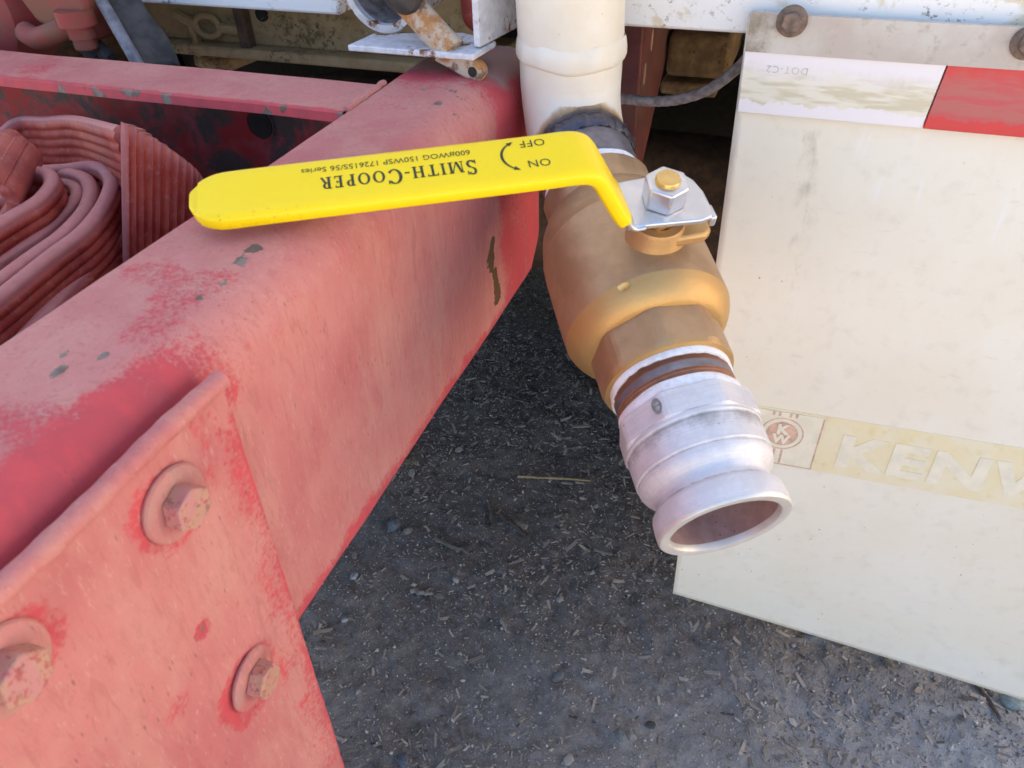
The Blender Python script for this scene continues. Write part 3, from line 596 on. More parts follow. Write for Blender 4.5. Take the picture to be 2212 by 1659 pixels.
edge = np.vstack([P[:, -1, :], Pb[:, -1, :]]); m_ = len(ys); mb.addv(edge, [(i, i+1, m_+i+1, m_+i) for i in range(m_-1)])
BOLTS = [(.1695, .8685), (.1705, .7245), (.0795, .8735)]
V = mb.V(); x, y, z = V.T; N1 = fbm(V, 30, 4, 21); N2 = fbm(V*np.array([1, 1, .5]), 80, 4, 22)
fresh = .02+.45*(N1-.5)
ye = PY-(.897-z)*.0135-y
fresh = np.maximum(fresh, .60*sstep(.052, .008, ye+.03*(N1-.5))*sstep(.50, .62, N1+.25*sstep(.56, .66, z)*sstep(.89, .8, z)+.12*sstep(.02, 0, ye)))
fresh = np.maximum(fresh, sstep(.005, .001, ye+.006*(N2-.5))*.75)
for (by, bz) in BOLTS:
    d = np.hypot(y-by+.002, (z-bz)+.003); fresh = np.maximum(fresh, .68*sstep(.0330, .0190, d+.030*(N1-.5)+.010*(N2-.5)))
    fresh = np.maximum(fresh, .5*sstep(.02, .0, np.abs(y-by+.004))*sstep(bz-.06, bz-.02, z)*sstep(bz, bz-.02, z)*sstep(.45, .6, N1))
fresh = np.maximum(fresh, .55*sstep(.018, .004, np.hypot(y-.128, z-.765)))
c = atx(437, 1360, PX); chip = np.maximum(-.2, 1.1*blob(V, c, (.02, .0022, .006)))
fresh = np.maximum(fresh, .9*sstep(.012, .003, np.hypot(y-c[1], z-c[2])))
for px, py in ((603, 1222), (612, 1060), (655, 1240), (690, 1425)):
    c = atx(px, py, PX); chip = np.maximum(chip, 1.0*blob(V, c, (.02, .004, .005)))
mb.build('bolted_plate', M['red'], bp, attrs={'fresh': fresh, 'chip': chip, 'dust': .2+.3*(N2-.5)}, smooth=50)
ys_ = np.linspace(-.55, PY-.001, 220)
pts = np.array([(PX+.0006+.0003*math.sin(61*y), y, .9022+.0006*math.sin(43*y)) for y in ys_])
mb = MB(); mb.tube(pts, .0050, 12, rf=lambda i, th: 1+.035*math.sin(i*1.3)+.03*math.sin(i*.37)); V = mb.V()
mb.build('weld_bead', M['red'], bp, attrs={'fresh': .0+.5*(fbm(V, 60, 3, 3)-.5), 'dust': np.zeros(len(V)), 'chip': np.full(len(V), -.3)})
tilt = [(.0, .0), (.10, -.05), (.02, .06)]
for k, (by, bz) in enumerate(BOLTS):
    A = np.array([1., tilt[k][0], tilt[k][1]]); O = np.array([PX-.001, by, bz])
    mb = MB(); mb.lathe([(0, .0165), (.0016, .0168), (.0017, .0186), (.0030, .0187), (.0042, .0178), (.0049, .0155), (.0047, .0125), (.0047, .005)], O, A, 56, False, True); V = mb.V()
    bo = mb.build('bolt', M['red'], bp, attrs={'fresh': .25+.5*(fbm(V, 90, 3, k)-.5), 'dust': np.full(len(V), .50), 'chip': np.full(len(V), -.3)}, smooth=30)
    A /= np.linalg.norm(A); U = np.cross(A, (0, 0, 1.)); U /= np.linalg.norm(U); W = np.cross(A, U)
    mb = MB(); mb.prism(hexagon(.0192, .35+k*.5), O, U, W, A, .0046, .0142); o = mb.build('bolt_head', M['bolt'], bo, .0010, {'fresh': np.full(12, .22), 'dust': np.full(12, .50), 'chip': np.full(12, -.2)}, segs=3)
# ================================================================== FIRE HOSE
fh = empty('fire_hose', (-.58, .40, BZ), 'dusty red ribbed rubber fire hose folded in loops in the bumper tray', 'fire hose')
def hose_profile(hw, th, ribs=10):
    out = []; n = ribs*6
    for i in range(n+1): t = i/n; out.append((th/2-.0010+.0018*abs(math.sin(math.pi*ribs*t)), -hw/2+hw*t))
    for a in np.linspace(0, math.pi, 9)[1:-1]: out.append((th/2*math.cos(a), hw/2+th*.45*math.sin(a)))
    for i in range(n+1): t = 1-i/n; out.append((-th/2+.0010-.0018*abs(math.sin(math.pi*ribs*t)), -hw/2+hw*t))
    for a in np.linspace(math.pi, 2*math.pi, 9)[1:-1]: out.append((th/2*math.cos(a), -hw/2+th*.45*math.sin(a)))
    return out
def band(path, hw, th, name, ztop=None, sag=0, parent=None):
    P = np.asarray(path, float); T = np.gradient(P, axis=0); T /= np.linalg.norm(T, axis=1)[:, None]
    up = np.array([0, 0, 1.]); pr = hose_profile(hw, th); G = np.zeros((len(P), len(pr)+1, 3)); e = []
    for i in range(len(P)):
        n = np.cross(T[i], up); n /= np.linalg.norm(n)
        for j, (a, b) in enumerate(pr+pr[:1]): G[i, j] = P[i]+n*a+up*(b-hw/2-th*.45)
    ed = np.array([sstep(hw/2-.003, hw/2+.002, np.array([abs(b)]))[0] for a, b in pr+pr[:1]])
    mb = MB(); mb.grid(G); mb.f.append(tuple(range(len(pr)))); mb.f.append(tuple((len(P)-1)*(len(pr)+1)+k for k in range(len(pr)))[::-1])
    return mb.build(name, M['hose'], parent or fh, attrs={'edge': np.tile(ed, len(P))}, smooth=70)
def crop(x, y): return (x*.1985, 219.4+.1985*y)
ZC = .845
def plan(pts, z, lead=None):
    P = [atz(*crop(*q), z) for q in pts]
    d = P[0]-P[1]; d /= np.linalg.norm(d)
    return catmull([P[0]+d*.22+np.array([-.02, -.02, 0]), P[0]+d*.1]+P, 9)
LOOPS = [([(30, 1240), (350, 1050), (480, 930), (540, 830), (500, 740), (340, 710), (120, 760)], .884, .0125),
         ([(60, 1620), (380, 1420), (640, 1200), (780, 1040), (830, 940), (790, 860), (650, 830), (450, 815)], .864, .012),
         ([(300, 1640), (640, 1400), (880, 1150), (960, 960), (940, 830), (850, 760), (640, 715), (380, 695)], .870, .0125),
         ([(500, 1640), (870, 1360), (1080, 1110), (1180, 900), (1190, 790), (1120, 690), (960, 650), (700, 680), (400, 700)], .872, .0135),
         ([(700, 1980), (1010, 1650), (1240, 1410), (1345, 1290)], .848, .013),
         ([(0, 1010), (200, 960), (270, 940), (300, 900), (250, 860), (100, 870)], .868, .009), ([(-300, 1060), (60, 1000), (120, 960), (100, 920), (-60, 930)], .868, .009)]
for pts, z, th in LOOPS: band(plan(pts, z), .075, th, 'hose_loop')
P = [atz(*crop(*q), zz) for q, zz in (((-420, 560), .861), ((-150, 380), .868), ((0, 285), .873), ((110, 200), .878), ((260, 155), .880), ((480, 160), .883), ((700, 145), .889), ((860, 160), .897), ((1060, 205), .912), ((1235, 250), .926), ((1286, 262), .930))]
band(catmull(P, 9), .085, .009, 'hose_loop')
# outer run: the hose turns down at a sharp crease and hangs towards the beam
u_n, v_n = 150, 26; ribs = 12
Tp = catmull([atz(260, 266, .938), atz(300, 286, .931), atz(345, 312, .919), atz(390, 343, .904), atz(425, 372, .889), atz(442, 398, .874)], 30); u_ = np.linspace(0, len(Tp)-1, u_n)
down = atz(265, 560, .838)-atz(260, 266, .938)
G = np.zeros((v_n, u_n, 3)); nf = np.array([.6, -.8, .1])
for j in range(u_n):
    k = u_[j]; i0 = int(min(k, len(Tp)-2)); a = Tp[i0]*(1-(k-i0))+Tp[i0+1]*(k-i0); u = j/(u_n-1)
    rb = .0028*abs(math.sin(math.pi*ribs*u))**.7*min(1, u*9)
    for i in range(v_n):
        t = i/(v_n-1)*1.75; rnd = (1-min(1, i/3.)) ** 2
        G[i, j] = a+down*t+nf*(.010*math.sin(math.pi*min(u*u*1.15, 1))*min(1, t*3)-rb-.004*rnd)+np.array([0, 0, 0])
mb = MB(); mb.grid(G[:, ::-1]); uu = np.tile(np.linspace(1, 0, u_n), v_n); vv = np.repeat(np.linspace(0, 1, v_n), u_n)
o = mb.build('hose_loop', M['hose'], fh, attrs={'edge': np.maximum(sstep(.10, .02, uu), sstep(.07, 0., vv)*.7)}, smooth=70); sd = o.modifiers.new('thick', 'SOLIDIFY'); sd.thickness = .007; sd.offset = -1
# folded end at the left edge
G = np.zeros((40, 110, 3)); e0 = [atz(*crop(*q), zz) for q, zz in (((20, 325), .905), ((180, 450), .898), ((320, 610), .885), ((190, 840), .866), ((0, 1030), .845))]
E = catmull(e0, 28); run = atz(*crop(-300, 800), .905)-atz(*crop(0, 330), .905)
for j in range(110):
    a = E[int(j/109*(len(E)-1))]; u = j/109; rb = .0024*abs(math.sin(math.pi*8*u))**.7
    for i in range(40): G[i, j] = a+run*(i/39)*(1.0)+np.array([.5, -.6, .6])*(-rb-.004*(1-min(1, i/4.))**2)
mb = MB(); mb.grid(G); o = mb.build('hose_end', M['hose'], fh, attrs={'edge': np.tile(np.full(110, .25), 40)}, smooth=70); sd = o.modifiers.new('thick', 'SOLIDIFY'); sd.thickness = .008; sd.offset = -1
# ================================================================== CREAM DRAIN PIPE
AX = np.array([.5008, -.8068, -.3134]); AX /= np.linalg.norm(AX)      # outlet axis of valve and coupling
P1 = np.array([-.1471, .6003, .8392])-RT*.0002+AX*.0045
SV = np.array([.1819, -.2893, .9398]); SV -= AX*(SV@AX); SV /= np.linalg.norm(SV); HV = np.cross(AX, SV); SV = SV+HV*.015; SV /= np.linalg.norm(SV); HV = np.cross(AX, SV)
dp = empty('drain_pipe', (-.195, .676, .87), 'cream painted steel drain pipe bending into the bronze valve', 'pipe')
bend = P1-AX*.094; Rb = .062; ang = math.acos(-AX[2]); tl = Rb*math.tan(ang/2)
top = np.array([bend[0], bend[1], 0])
pts = [np.array([bend[0]-.004, bend[1]-.004, 1.12]), np.array([bend[0]-.002, bend[1]-.002, .99])]+[np.array([bend[0], bend[1], z]) for z in np.linspace(.935, bend[2]+tl, 5)]
o1 = np.array([0, 0, -1.]); hn = AX-o1*(AX@o1); hn /= np.linalg.norm(hn); cc = np.array([bend[0], bend[1], bend[2]+tl])+hn*Rb
for t in np.linspace(0, ang, 18)[1:]: pts.append(cc+(-hn*math.cos(t)+o1*math.sin(t))*Rb)
pts.append(P1-AX*(.094-tl)+AX*.004); pts.append(P1-AX*(.094-tl)+AX*.010)
pts = np.array(pts)
# resample finely
seg = np.r_[0, np.cumsum(np.linalg.norm(np.diff(pts, axis=0), axis=1))]; sN = np.linspace(0, seg[-1], 110); pf = np.c_[[np.interp(sN, seg, pts[:, k]) for k in range(3)]].T
zc_ = .9375; lower = pf[:, 2] < zc_
rr = np.where(lower, .0445, .0452)
rr = rr-.0015*sstep(.92, .87, pf[:, 2])
mb = MB(); mb.tube(pf, rr, 72, False); V = mb.V()
tt = (V-P1)@AX; burn = sstep(-.075, -.048, tt)*1.0*(V[:, 2] < .9)
mb.build('pipe', M['cream'], dp, attrs={'burn': burn})
zs_ = np.linspace(0, 2*math.pi, 97)[:-1]
def wob(t, R_, th): return R_+.0004*math.sin(7*th+1)+.0003*math.sin(13*th)
prof = [(.012, .0450), (.009, .0462), (.003, .0472), (-.004, .0473), (-.0065, .0464), (-.0078, .0440)]
mb = MB(); c0 = np.array([bend[0], bend[1], zc_-.004]); V0 = []
for (t, R_) in prof:
    for th in zs_:
        lim = .0022*math.sin(2*th+.6)+.0009*math.sin(6*th); V0.append(c0+np.array([math.cos(th)*wob(t, R_, th), math.sin(th)*wob(t, R_, th), t+(lim if t < 0 else lim*.4)]))
nS = len(zs_); mb.addv(V0, [(i*nS+k, (i+1)*nS+k, (i+1)*nS+(k+1) % nS, i*nS+(k+1) % nS) for i in range(len(prof)-1) for k in range(nS)])
mb.build('weld_collar', M['cream'], dp, attrs={'burn': np.array([.30 if i >= 4 and (k % 96 > 10) and math.sin(k*.21) > .1 else 0. for i in range(len(prof)) for k in range(nS)])}, smooth=80)
mb = MB(); pr = [(-.056, .0405), (-.053, .0440), (-.047, .0462), (-.040, .0455), (-.037, .0432)]
mb.lathe(pr, P1, AX, 110, rfun=lambda t, R_, th: R_+.0007*math.sin(34*th+900*t)+.0006*math.sin(13*th)); mb.build('weld_bead', M['weldblue'], dp, smooth=80)
MB().lathe([(-.042, .0425), (-.012, .0425), (-.004, .0415), (.004, .0405)], P1, AX, 72).build('nipple', M['nipple'], dp)
MB().lathe([(-.0085, .0420), (-.008, .0432), (-.002, .0436), (.0022, .0430)], P1, AX, 72, rfun=lambda t, R_, th: R_+.0003*math.sin(9*th)).build('thread_tape', M['tape'], dp)
# ================================================================== BALL VALVE
bv = empty('ball_valve', P1+AX*.10, 'bronze ball valve with a long yellow lever handle on the cream pipe', 'valve')
def dense(prof, n=6):
    p = catmull(np.array([(a, b, 0) for a, b in prof]), n); return [(q[0], q[1]) for q in p]
seg8 = 8
def octo(t, R_, th, k=8, soft=0):
    a = (th % (2*math.pi/k))-math.pi/k; return R_*math.cos(math.pi/k)/math.cos(a)
body = [(.026, .0462), (.033, .052), (.043, .0572), (.055, .0600), (.0630, .0613), (.0636, .0616), (.0643, .0619), (.0650, .0619), (.075, .0628), (.100, .0632), (.1290, .0633), (.1424, .0631), (.1430, .0630), (.1436, .0627), (.1465, .0618), (.150, .0602), (.154, .0578), (.1575, .0548), (.1600, .0516), (.1612, .0494), (.162, .0460)]
mb = MB(); mb.lathe(body, P1, AX, 96); V = mb.V(); tt = (V-P1)@AX
gold = np.maximum(sstep(.1424, .1434, tt), (np.abs(tt-.0640) < .0006)*.8)
mb.build('body', M['bronze'], bv, attrs={'gold': gold}, smooth=30)
pr = [(.0, .0385), (.0, .0450), (.002, .0468), (.026, .0468), (.030, .0462)]
mb = MB(); mb.lathe(pr, P1, AX, 96, rfun=lambda t, R_, th: min(R_, octo(t, R_*1.055, th)) if t > .001 else R_, ref=SV); mb.build('hex_collar', M['bronze'], bv, attrs={'gold': np.zeros(len(mb.V()))}, smooth=25)['label'] = 'wrench collar at the pipe end'
pr = [(.1600, .0488), (.165, .0488), (.189, .0488), (.1935, .0472), (.1945, .0440), (.1905, .0418), (.183, .041)]
mb = MB(); mb.lathe(pr, P1, AX, 96, rfun=lambda t, R_, th: (min(R_, octo(t, R_*1.035, th)) if t < .1930 and R_ > .0445 else R_), ref=SV+HV*.25); V = mb.V(); tt = (V-P1)@AX
mb.build('hex_collar', M['bronze'], bv, attrs={'gold': sstep(.1885, .1925, tt)*1.0}, smooth=8)['label'] = 'wrench collar at the outlet end with a bright rim'
# casting flash mark on the body
q = P1+AX*.1395+HV*.024; dirr = (q-P1)-AX*((q-P1)@AX); 
bvO = P1+AX*.1098-HV*.0035
def pix(q): q = q-EYEP; zc = q@FW; return np.array([1106+1662*(q@RT)/zc, 829.5+1662*(q@DN)/zc])
def on_round(t, R_, px, py):      # the point of a round section whose picture lies nearest a photo point; also its outward normal and tangent
    u = SV; v = HV; best = min(((np.linalg.norm(pix(P1+AX*t+(u*math.cos(a)+v*math.sin(a))*R_)-(px, py))+(9e3 if (u*math.cos(a)+v*math.sin(a))@(EYEP-P1) < 0 else 0), a) for a in np.linspace(0, 2*math.pi, 241)))
    a = best[1]; n_ = u*math.cos(a)+v*math.sin(a); return P1+AX*t+n_*R_, n_, np.cross(AX, n_)
q, n_, t_ = on_round(.1455, .0622, 1352, 632)
mb = MB(); mb.addv([q+n_*.0003+t_*a*1.0+AX*b for a, b in ((-.0045, .001), (-.001, .0035), (.0035, .003), (.0045, -.001), (.001, -.0045), (-.0025, -.003))]+[q+n_*.0009], [(0, 1, 6), (1, 2, 6), (2, 3, 6), (3, 4, 6), (4, 5, 6), (5, 0, 6)]); mb.build('nick', M['brass'], bv)
# gland, stop lug, packing nut
mb = MB(); mb.lathe([(.050, .0265), (.058, .0225), (.062, .0198), (.076, .0193), (.0785, .0182), (.079, .012)], bvO, SV, 56); V = mb.V(); mb.build('gland', M['bronze'], bv, attrs={'gold': np.full(len(V), .6)}, smooth=40)
mb = MB(); mb.prism([(.004, -.006), (.004, .0175), (-.030, .0165), (-.036, .012), (-.036, -.002), (-.030, -.006)], bvO, HV, AX, SV, .0655, .0745); mb.build('stop_lug', M['bronze'], bv, .0025, {'gold': np.full(12, .75)})
mb = MB(); mb.prism(hexagon(.0225, .2), bvO, HV, AX, SV, .0785, .0905); mb.build('packing_nut', M['brass'], bv, .0012)
MB().lathe([(.088, .0085), (.1135, .0085), (.1148, .0078), (.1152, .002)], bvO, SV, 32, False, True).build('stem', M['brass'], bv)
# lever: flat plate, ramp, grip
KP, KG = .0925, .1425
mb = MB(); poly = [(.030, -.0225), (.030, .0190), (-.020, .0215), (-.0285, .0195), (-.0305, .0130), (-.0305, -.004), (-.0275, -.0165), (-.0225, -.0235), (-.012, -.0262), (.008, -.0245)]
mb.prism(poly, bvO, HV, AX, SV, KP-.0022, KP+.0022); lev = mb.build('lever', M['zinc'], bv, .0012)
mb = MB(); mb.prism([(-.0275, .0), (-.0320, .0), (-.0320, -.009), (-.0275, -.009)], bvO+SV*(KP+.0018)+AX*.0, HV, SV, AX, .008, .0205); mb.build('stop_tab', M['zinc'], lev, .0015)
def ribbon(path, hw, th, name, mat, parent, bev, endround=False):
    P = catmull(path, 8); n = len(P); T = np.gradient(P, axis=0); T /= np.linalg.norm(T, axis=1)[:, None]; sec = []
    for a in np.linspace(0, 2*math.pi, 33)[:-1]:
        cx_, sx_ = math.cos(a), math.sin(a); sec.append((math.copysign(abs(cx_)**.32, cx_), math.copysign(abs(sx_)**.6, sx_)))
    tot = np.r_[0, np.cumsum(np.linalg.norm(np.diff(P, axis=0), axis=1))]; G = np.zeros((n, 33, 3))
    for i in range(n):
        N = np.cross(T[i], AX); N /= np.linalg.norm(N); N = N if N@SV > 0 else -N
        wv, tv = hw(tot[i]/tot[-1]), th(tot[i]/tot[-1])
        for j in range(33): a, b = sec[j % 32]; G[i, j] = P[i]+AX*a*wv+N*b*tv
    mb = MB(); mb.grid(G); mb.f.append(tuple(range(32))); mb.f.append(tuple((n-1)*33+k for k in range(32))[::-1]); return mb, G
CD = .0020
def hp(h, k, d=CD): return bvO+HV*h+SV*k+AX*d
mb, G = ribbon([hp(.018, KP), hp(.026, KP+.0005), hp(.033, KP+.010), hp(.038, KP+.019)], lambda t: .0195, lambda t: .0022, '', 0, 0, 0); mb.build('lever_neck', M['zinc'], lev, smooth=50)
gp_ = [hp(.0330, .1000), hp(.0375, .1065), hp(.0475, .1245), hp(.0545, .1365), hp(.0605, .1410), hp(.070, KG)]+[hp(h_, KG-.0004) for h_ in (.09, .13, .17, .21, .25)]+[hp(.270, KG-.0006), hp(.279, KG-.0008), hp(.2845, KG-.001), hp(.2882, KG-.001), hp(.2900, KG-.0012)]
def gw(t):
    if t > .93: q = min(1, (t-.93)/.07); return .0205*math.sqrt(max(.0, 1-q*q*.90))
    return .0212-.0006*t
mb, G = ribbon(gp_, gw, lambda t: .0056 if t < .985 else .0042, '', 0, 0, 0); V = mb.V(); hh = (V-bvO)@HV; dd = (V-bvO)@AX
grip = mb.build('grip', M['yellow'], lev, attrs={'dirt': sstep(.21, .25, hh)*sstep(.016, .021, dd)}, smooth=60)
# lettering (flat print) read from the valve end: letters upside down for the camera
KT = KG-.0004+.0056+.00015
TU, TW = HV*1., -AX*1.        # reading direction and letter-up direction
TU = HV; TW = AX*1.
def serif_word(word, cap, small, gap):
    """small-caps roman lettering built from thick and thin strokes"""
    out = []; x = 0.
    def rect(x0, y0, x1, y1): out.append([(x0, y0), (x1, y0), (x1, y1), (x0, y1)])
    def arc(cx, cy, rx, ry, a0, a1, w0, w1, n=10):
        for i in range(n):
            t0, t1 = a0+(a1-a0)*i/n, a0+(a1-a0)*(i+1)/n
            wa, wb = [w0+(w1-w0)*abs(math.cos(t)) for t in (t0, t1)]
            out.append([(cx+(rx)*math.cos(t0), cy+(ry)*math.sin(t0)), (cx+(rx)*math.cos(t1), cy+(ry)*math.sin(t1)), (cx+(rx-wb)*math.cos(t1), cy+(ry-wb)*math.sin(t1)), (cx+(rx-wa)*math.cos(t0), cy+(ry-wa)*math.sin(t0))])
    def diag(x0, y0, x1, y1, w): out.append([(x0-w/2, y0), (x0+w/2, y0), (x1+w/2, y1), (x1-w/2, y1)])
    for i, ch in enumerate(word):
        H = cap if i == 0 or (i and word[i-1] == '-') else small
        k, n, sf = H*.19, H*.07, H*.09
        if ch == '-': rect(x, small*.38, x+small*.36, small*.50); x += small*.36+gap; continue
        def stem(xx, wd=k): rect(xx, 0, xx+wd, H); rect(xx-sf, 0, xx+wd+sf, n); rect(xx-sf, H-n, xx+wd+sf, H)
        if ch == 'I': stem(x+sf); x += k+2*sf
        elif ch == 'M': stem(x+sf, n); stem(x+H*.86, k); diag(x+sf+n*1.5, H, x+H*.50, 0, k); diag(x+H*.50, 0, x+H*.88, H, n*1.2); x += H*.86+k+sf
        elif ch == 'T': stem(x+H*.30); rect(x, H-n*1.3, x+H*.79, H); rect(x, H*.76, x+n, H); rect(x+H*.79-n, H*.76, x+H*.79, H); x += H*.79
        elif ch == 'H': stem(x+sf); stem(x+H*.62); rect(x+sf, H*.47, x+H*.65, H*.47+n*1.2); x += H*.62+k+sf
        elif ch in 'PR':
            stem(x+sf); rect(x+sf, H-n*1.3, x+H*.38, H); rect(x+sf, H*.46, x+H*.38, H*.46+n*1.2); arc(x+H*.36, H*.735, H*.27, H*.265, -math.pi/2, math.pi/2, n*1.2, k)
            if ch == 'R': diag(x+H*.44, H*.48, x+H*.70, 0, k); x += H*.80
            else: x += H*.66
        elif ch == 'E': stem(x+sf); rect(x+sf, 0, x+H*.62, n*1.3); rect(x+sf, H-n*1.3, x+H*.58, H); rect(x+sf, H*.47, x+H*.48, H*.47+n*1.2); rect(x+H*.62-n, 0, x+H*.62, H*.24); rect(x+H*.58-n, H*.78, x+H*.58, H); rect(x+H*.48-n, H*.38, x+H*.48, H*.62); x += H*.64
        elif ch == 'O': arc(x+H*.44, H/2, H*.44, H*.51, 0, 2*math.pi, n, k, 22); x += H*.88
        elif ch == 'C': arc(x+H*.44, H/2, H*.44, H*.51, math.radians(42), math.radians(322), n, k, 18); rect(x+H*.74, H*.72, x+H*.74+n, H*.98); x += H*.82
        elif ch == 'S': arc(x+H*.30, H*.745, H*.26, H*.265, math.radians(25), math.radians(270), n*1.1, k*.8, 12); arc(x+H*.30, H*.255, H*.28, H*.265, math.radians(90), math.radians(-155), n*1.1, k*.85, 12); rect(x+H*.52, H*.72, x+H*.52+n, H*.99); rect(x+H*.02, 0, x+H*.02+n, H*.28); x += H*.60
        x += gap
    return out, x-gap
def print_polys(mb, polys, O, U, W):
    for p in polys:
        ar = sum(p[i][0]*p[(i+1) % 4][1]-p[(i+1) % 4][0]*p[i][1] for i in range(4)); q = p if ar > 0 else p[::-1]
        if np.dot(np.cross(U, W), SV) < 0: q = q[::-1]
        mb.addv([O+U*a+W*b for a, b in q], [(0, 1, 2, 3)])
# U: along the handle towards its tip; W: letter-up = towards the viewer (positive valve axis)
polys, wdt = serif_word('SMITH-COOPER', .0125, .0098, .0019)
sc_ = .0905/wdt; polys = [[(a*sc_, b) for a, b in p] for p in polys]
mb = MB(); print_polys(mb, polys, hp(.1270, KT, -.0005), HV, AX); mb.build('maker_lettering', M['ink'], grip)
V, F = text_mesh('600#WOG 150WSP 172615S/56 Series', .0062, 1.0, 'LEFT'); V[:, 0] *= .0990/V[:, 0].max()
mb = MB(); put_text(mb, V, F, hp(.1285, KT, -.0095), HV, AX, SV); mb.build('rating_lettering', M['ink'], grip)
V, F = text_mesh('ON', .0088, 1.05, 'LEFT'); mb = MB(); put_text(mb, V, F, hp(.0830, KT, .0060), HV, AX, SV)
V, F = text_mesh('OFF', .0088, 1.05, 'LEFT'); put_text(mb, V, F, hp(.0825, KT, -.0120), HV, AX, SV); mb.build('on_off_lettering', M['ink'], grip)
mb = MB(); c0 = np.array([.0985, .0005]); Ra = .0125; n = 18
for i in range(n):
    t0, t1 = [math.radians(-56+112*(i+q)/n) for q in (0, 1)]; w0, w1 = [.00030+.00055*math.cos(math.radians(-56+112*(i+q)/n)*1.4) for q in (0, 1)]
    print_polys(mb, [[(c0[0]+(Ra-w0)*math.cos(t0), c0[1]+(Ra-w0)*math.sin(t0)), (c0[0]+(Ra+w0)*math.cos(t0), c0[1]+(Ra+w0)*math.sin(t0)), (c0[0]+(Ra+w1)*math.cos(t1), c0[1]+(Ra+w1)*math.sin(t1)), (c0[0]+(Ra-w1)*math.cos(t1), c0[1]+(Ra-w1)*math.sin(t1))]], hp(0, KT, 0), HV, AX)
for sg in (-1, 1):
    t = math.radians(60*sg); e_ = c0+Ra*np.array([math.cos(t), math.sin(t)]); tv = np.array([-math.sin(t), math.cos(t)])*sg; nv = np.array([math.cos(t), math.sin(t)])
    a, b, c = e_+tv*.0032, e_-tv*.001+nv*.0017, e_-tv*.001-nv*.0017
    p = [tuple(a), tuple(b), tuple(e_-tv*.0009), tuple(c)]; print_polys(mb, [p], hp(0, KT, 0), HV, AX)
mb.build('turn_arrow', M['ink'], grip)
# hex nut on the lever
nb = MB(); nb.prism(hexagon(.0265, .42), bvO, HV, AX, SV, KP+.0024, KP+.0195); nb.build('nut', M['zinc'], bv, .0016, segs=3)
# ================================================================== CAMLOCK COUPLING
cl = empty('hose_coupling', P1+AX*.26, 'grey aluminium hose coupling with an open round mouth at the lower end', 'coupling')
def rag(t, R_, th): return R_+.0005*math.sin(5*th+300*t)+.0004*math.sin(3*th-700*t)
mb = MB(); mb.lathe([(.182, .0405), (.186, .0426), (.1905, .0438), (.1970, .0440), (.1998, .0436), (.2000, .0420)], P1, AX, 96, rfun=rag); W_ = mb.v[0]
th_ = np.tile(2*math.pi*np.arange(96)/96, 6); row = np.repeat(np.arange(6), 96)
W_ += AX[None]*((row >= 3)*(.0012+.0024*np.sin(th_+2.6)+.0004*np.sin(5*th_)+.0003*np.sin(23*th_)))[:, None]
mb.build('thread_tape', M['tape'], cl)['label'] = 'ragged white thread tape at the valve outlet'
thr = []
for i in range(7): thr += [(.1926+i*.0016, .0410), (.1926+i*.0016+.0008, .0427)]
thr += [(.2038, .0424), (.2040, .0428)]
MB().lathe(thr, P1, AX, 72).build('pipe_thread', M['rustthread'], cl, smooth=20)
MB().lathe([(.2040, .0427), (.2098, .0429)], P1, AX, 72).build('nipple', M['nipple'], cl)
MB().lathe([(.2098, .0429), (.2104, .0420), (.2118, .0428), (.2128, .0420), (.2142, .0427), (.2152, .0420), (.2185, .040)], P1, AX, 72).build('nipple_shoulder', M['rustthread'], cl)
MB().lathe([(.2148, .0422), (.2160, .0436), (.2215, .0447), (.2250, .0440)], P1, AX, 96, rfun=lambda t, R_, th: R_+.0004*math.sin(7*th)+.0003*math.sin(4*th+500*t)).build('thread_tape', M['tape'], cl)
pr = [(.2230, .041), (.2235, .0468), (.2250, .0486), (.2420, .0490), (.2436, .0480), (.2440, .045)]
mb = MB(); mb.lathe(pr, P1, AX, 96, rfun=lambda t, R_, th: min(R_, octo(t, R_*1.018, th)) if R_ > .0455 else R_, ref=SV+HV*.6); hxo = mb.build('hex_collar', M['alu'], cl, smooth=8)
pr = [(.2428, .0455), (.2434, .0470), (.2458, .0473), (.2472, .0467), (.2478, .0461), (.2484, .0465), (.2655, .0464), (.2664, .0460), (.2670, .0452)]+dense([(.2677, .0456), (.2700, .0454), (.2735, .0440), (.2768, .0414), (.2800, .0390), (.2835, .0378), (.2868, .0386)], 5)[1:]+[(.2880, .0408), (.2900, .0426), (.2925, .0434), (.2990, .0440), (.3040, .0440)]
mb = MB(); mb.lathe(pr, P1, AX, 96); tt = (mb.V()-P1)@AX; mb.build('body', M['alu'], cl, smooth=14, attrs={'grime': np.maximum(.75*sstep(.0016, .0004, np.abs(tt-.2478)), np.maximum(.55*sstep(.0014, .0002, np.abs(tt-.2671)), .6*sstep(.0022, .0005, np.abs(tt-.2866))))})
pr = [(.3035, .0440), (.3055, .0437), (.3066, .0428), (.3067, .0384), (.3062, .0368), (.3045, .0361), (.3020, .0358)]
MB().lathe(pr, P1, AX, 96).build('mouth_rim', M['aludark'], cl, smooth=40)
MB().lathe([(.3020, .0358), (.272, .0356), (.271, .0338), (.215, .0310), (.214, .001)], P1, AX, 96).build('bore', M['bore'], cl)
q, n_, t_ = on_round(.2325, .0478, 1428, 891)
mb = MB()
for i in range(20):
    a0, a1 = 2*math.pi*i/20, 2*math.pi*(i+1)/20
    mb.addv([q+n_*.0009+t_*r*.0034*math.cos(a)+AX*r*.0058*math.sin(a) for r, a in ((1, a0), (1, a1), (.55, a1), (.55, a0))], [(0, 1, 2, 3)])
mb.addv([q+n_*.0009+t_*a+AX*b for a, b in ((-.0022, -.0004), (.0022, -.0004), (.0022, .0005), (-.0022, .0005))], [(0, 1, 2, 3)])
mb.build('stamped_mark', M['stampink'], hxo)
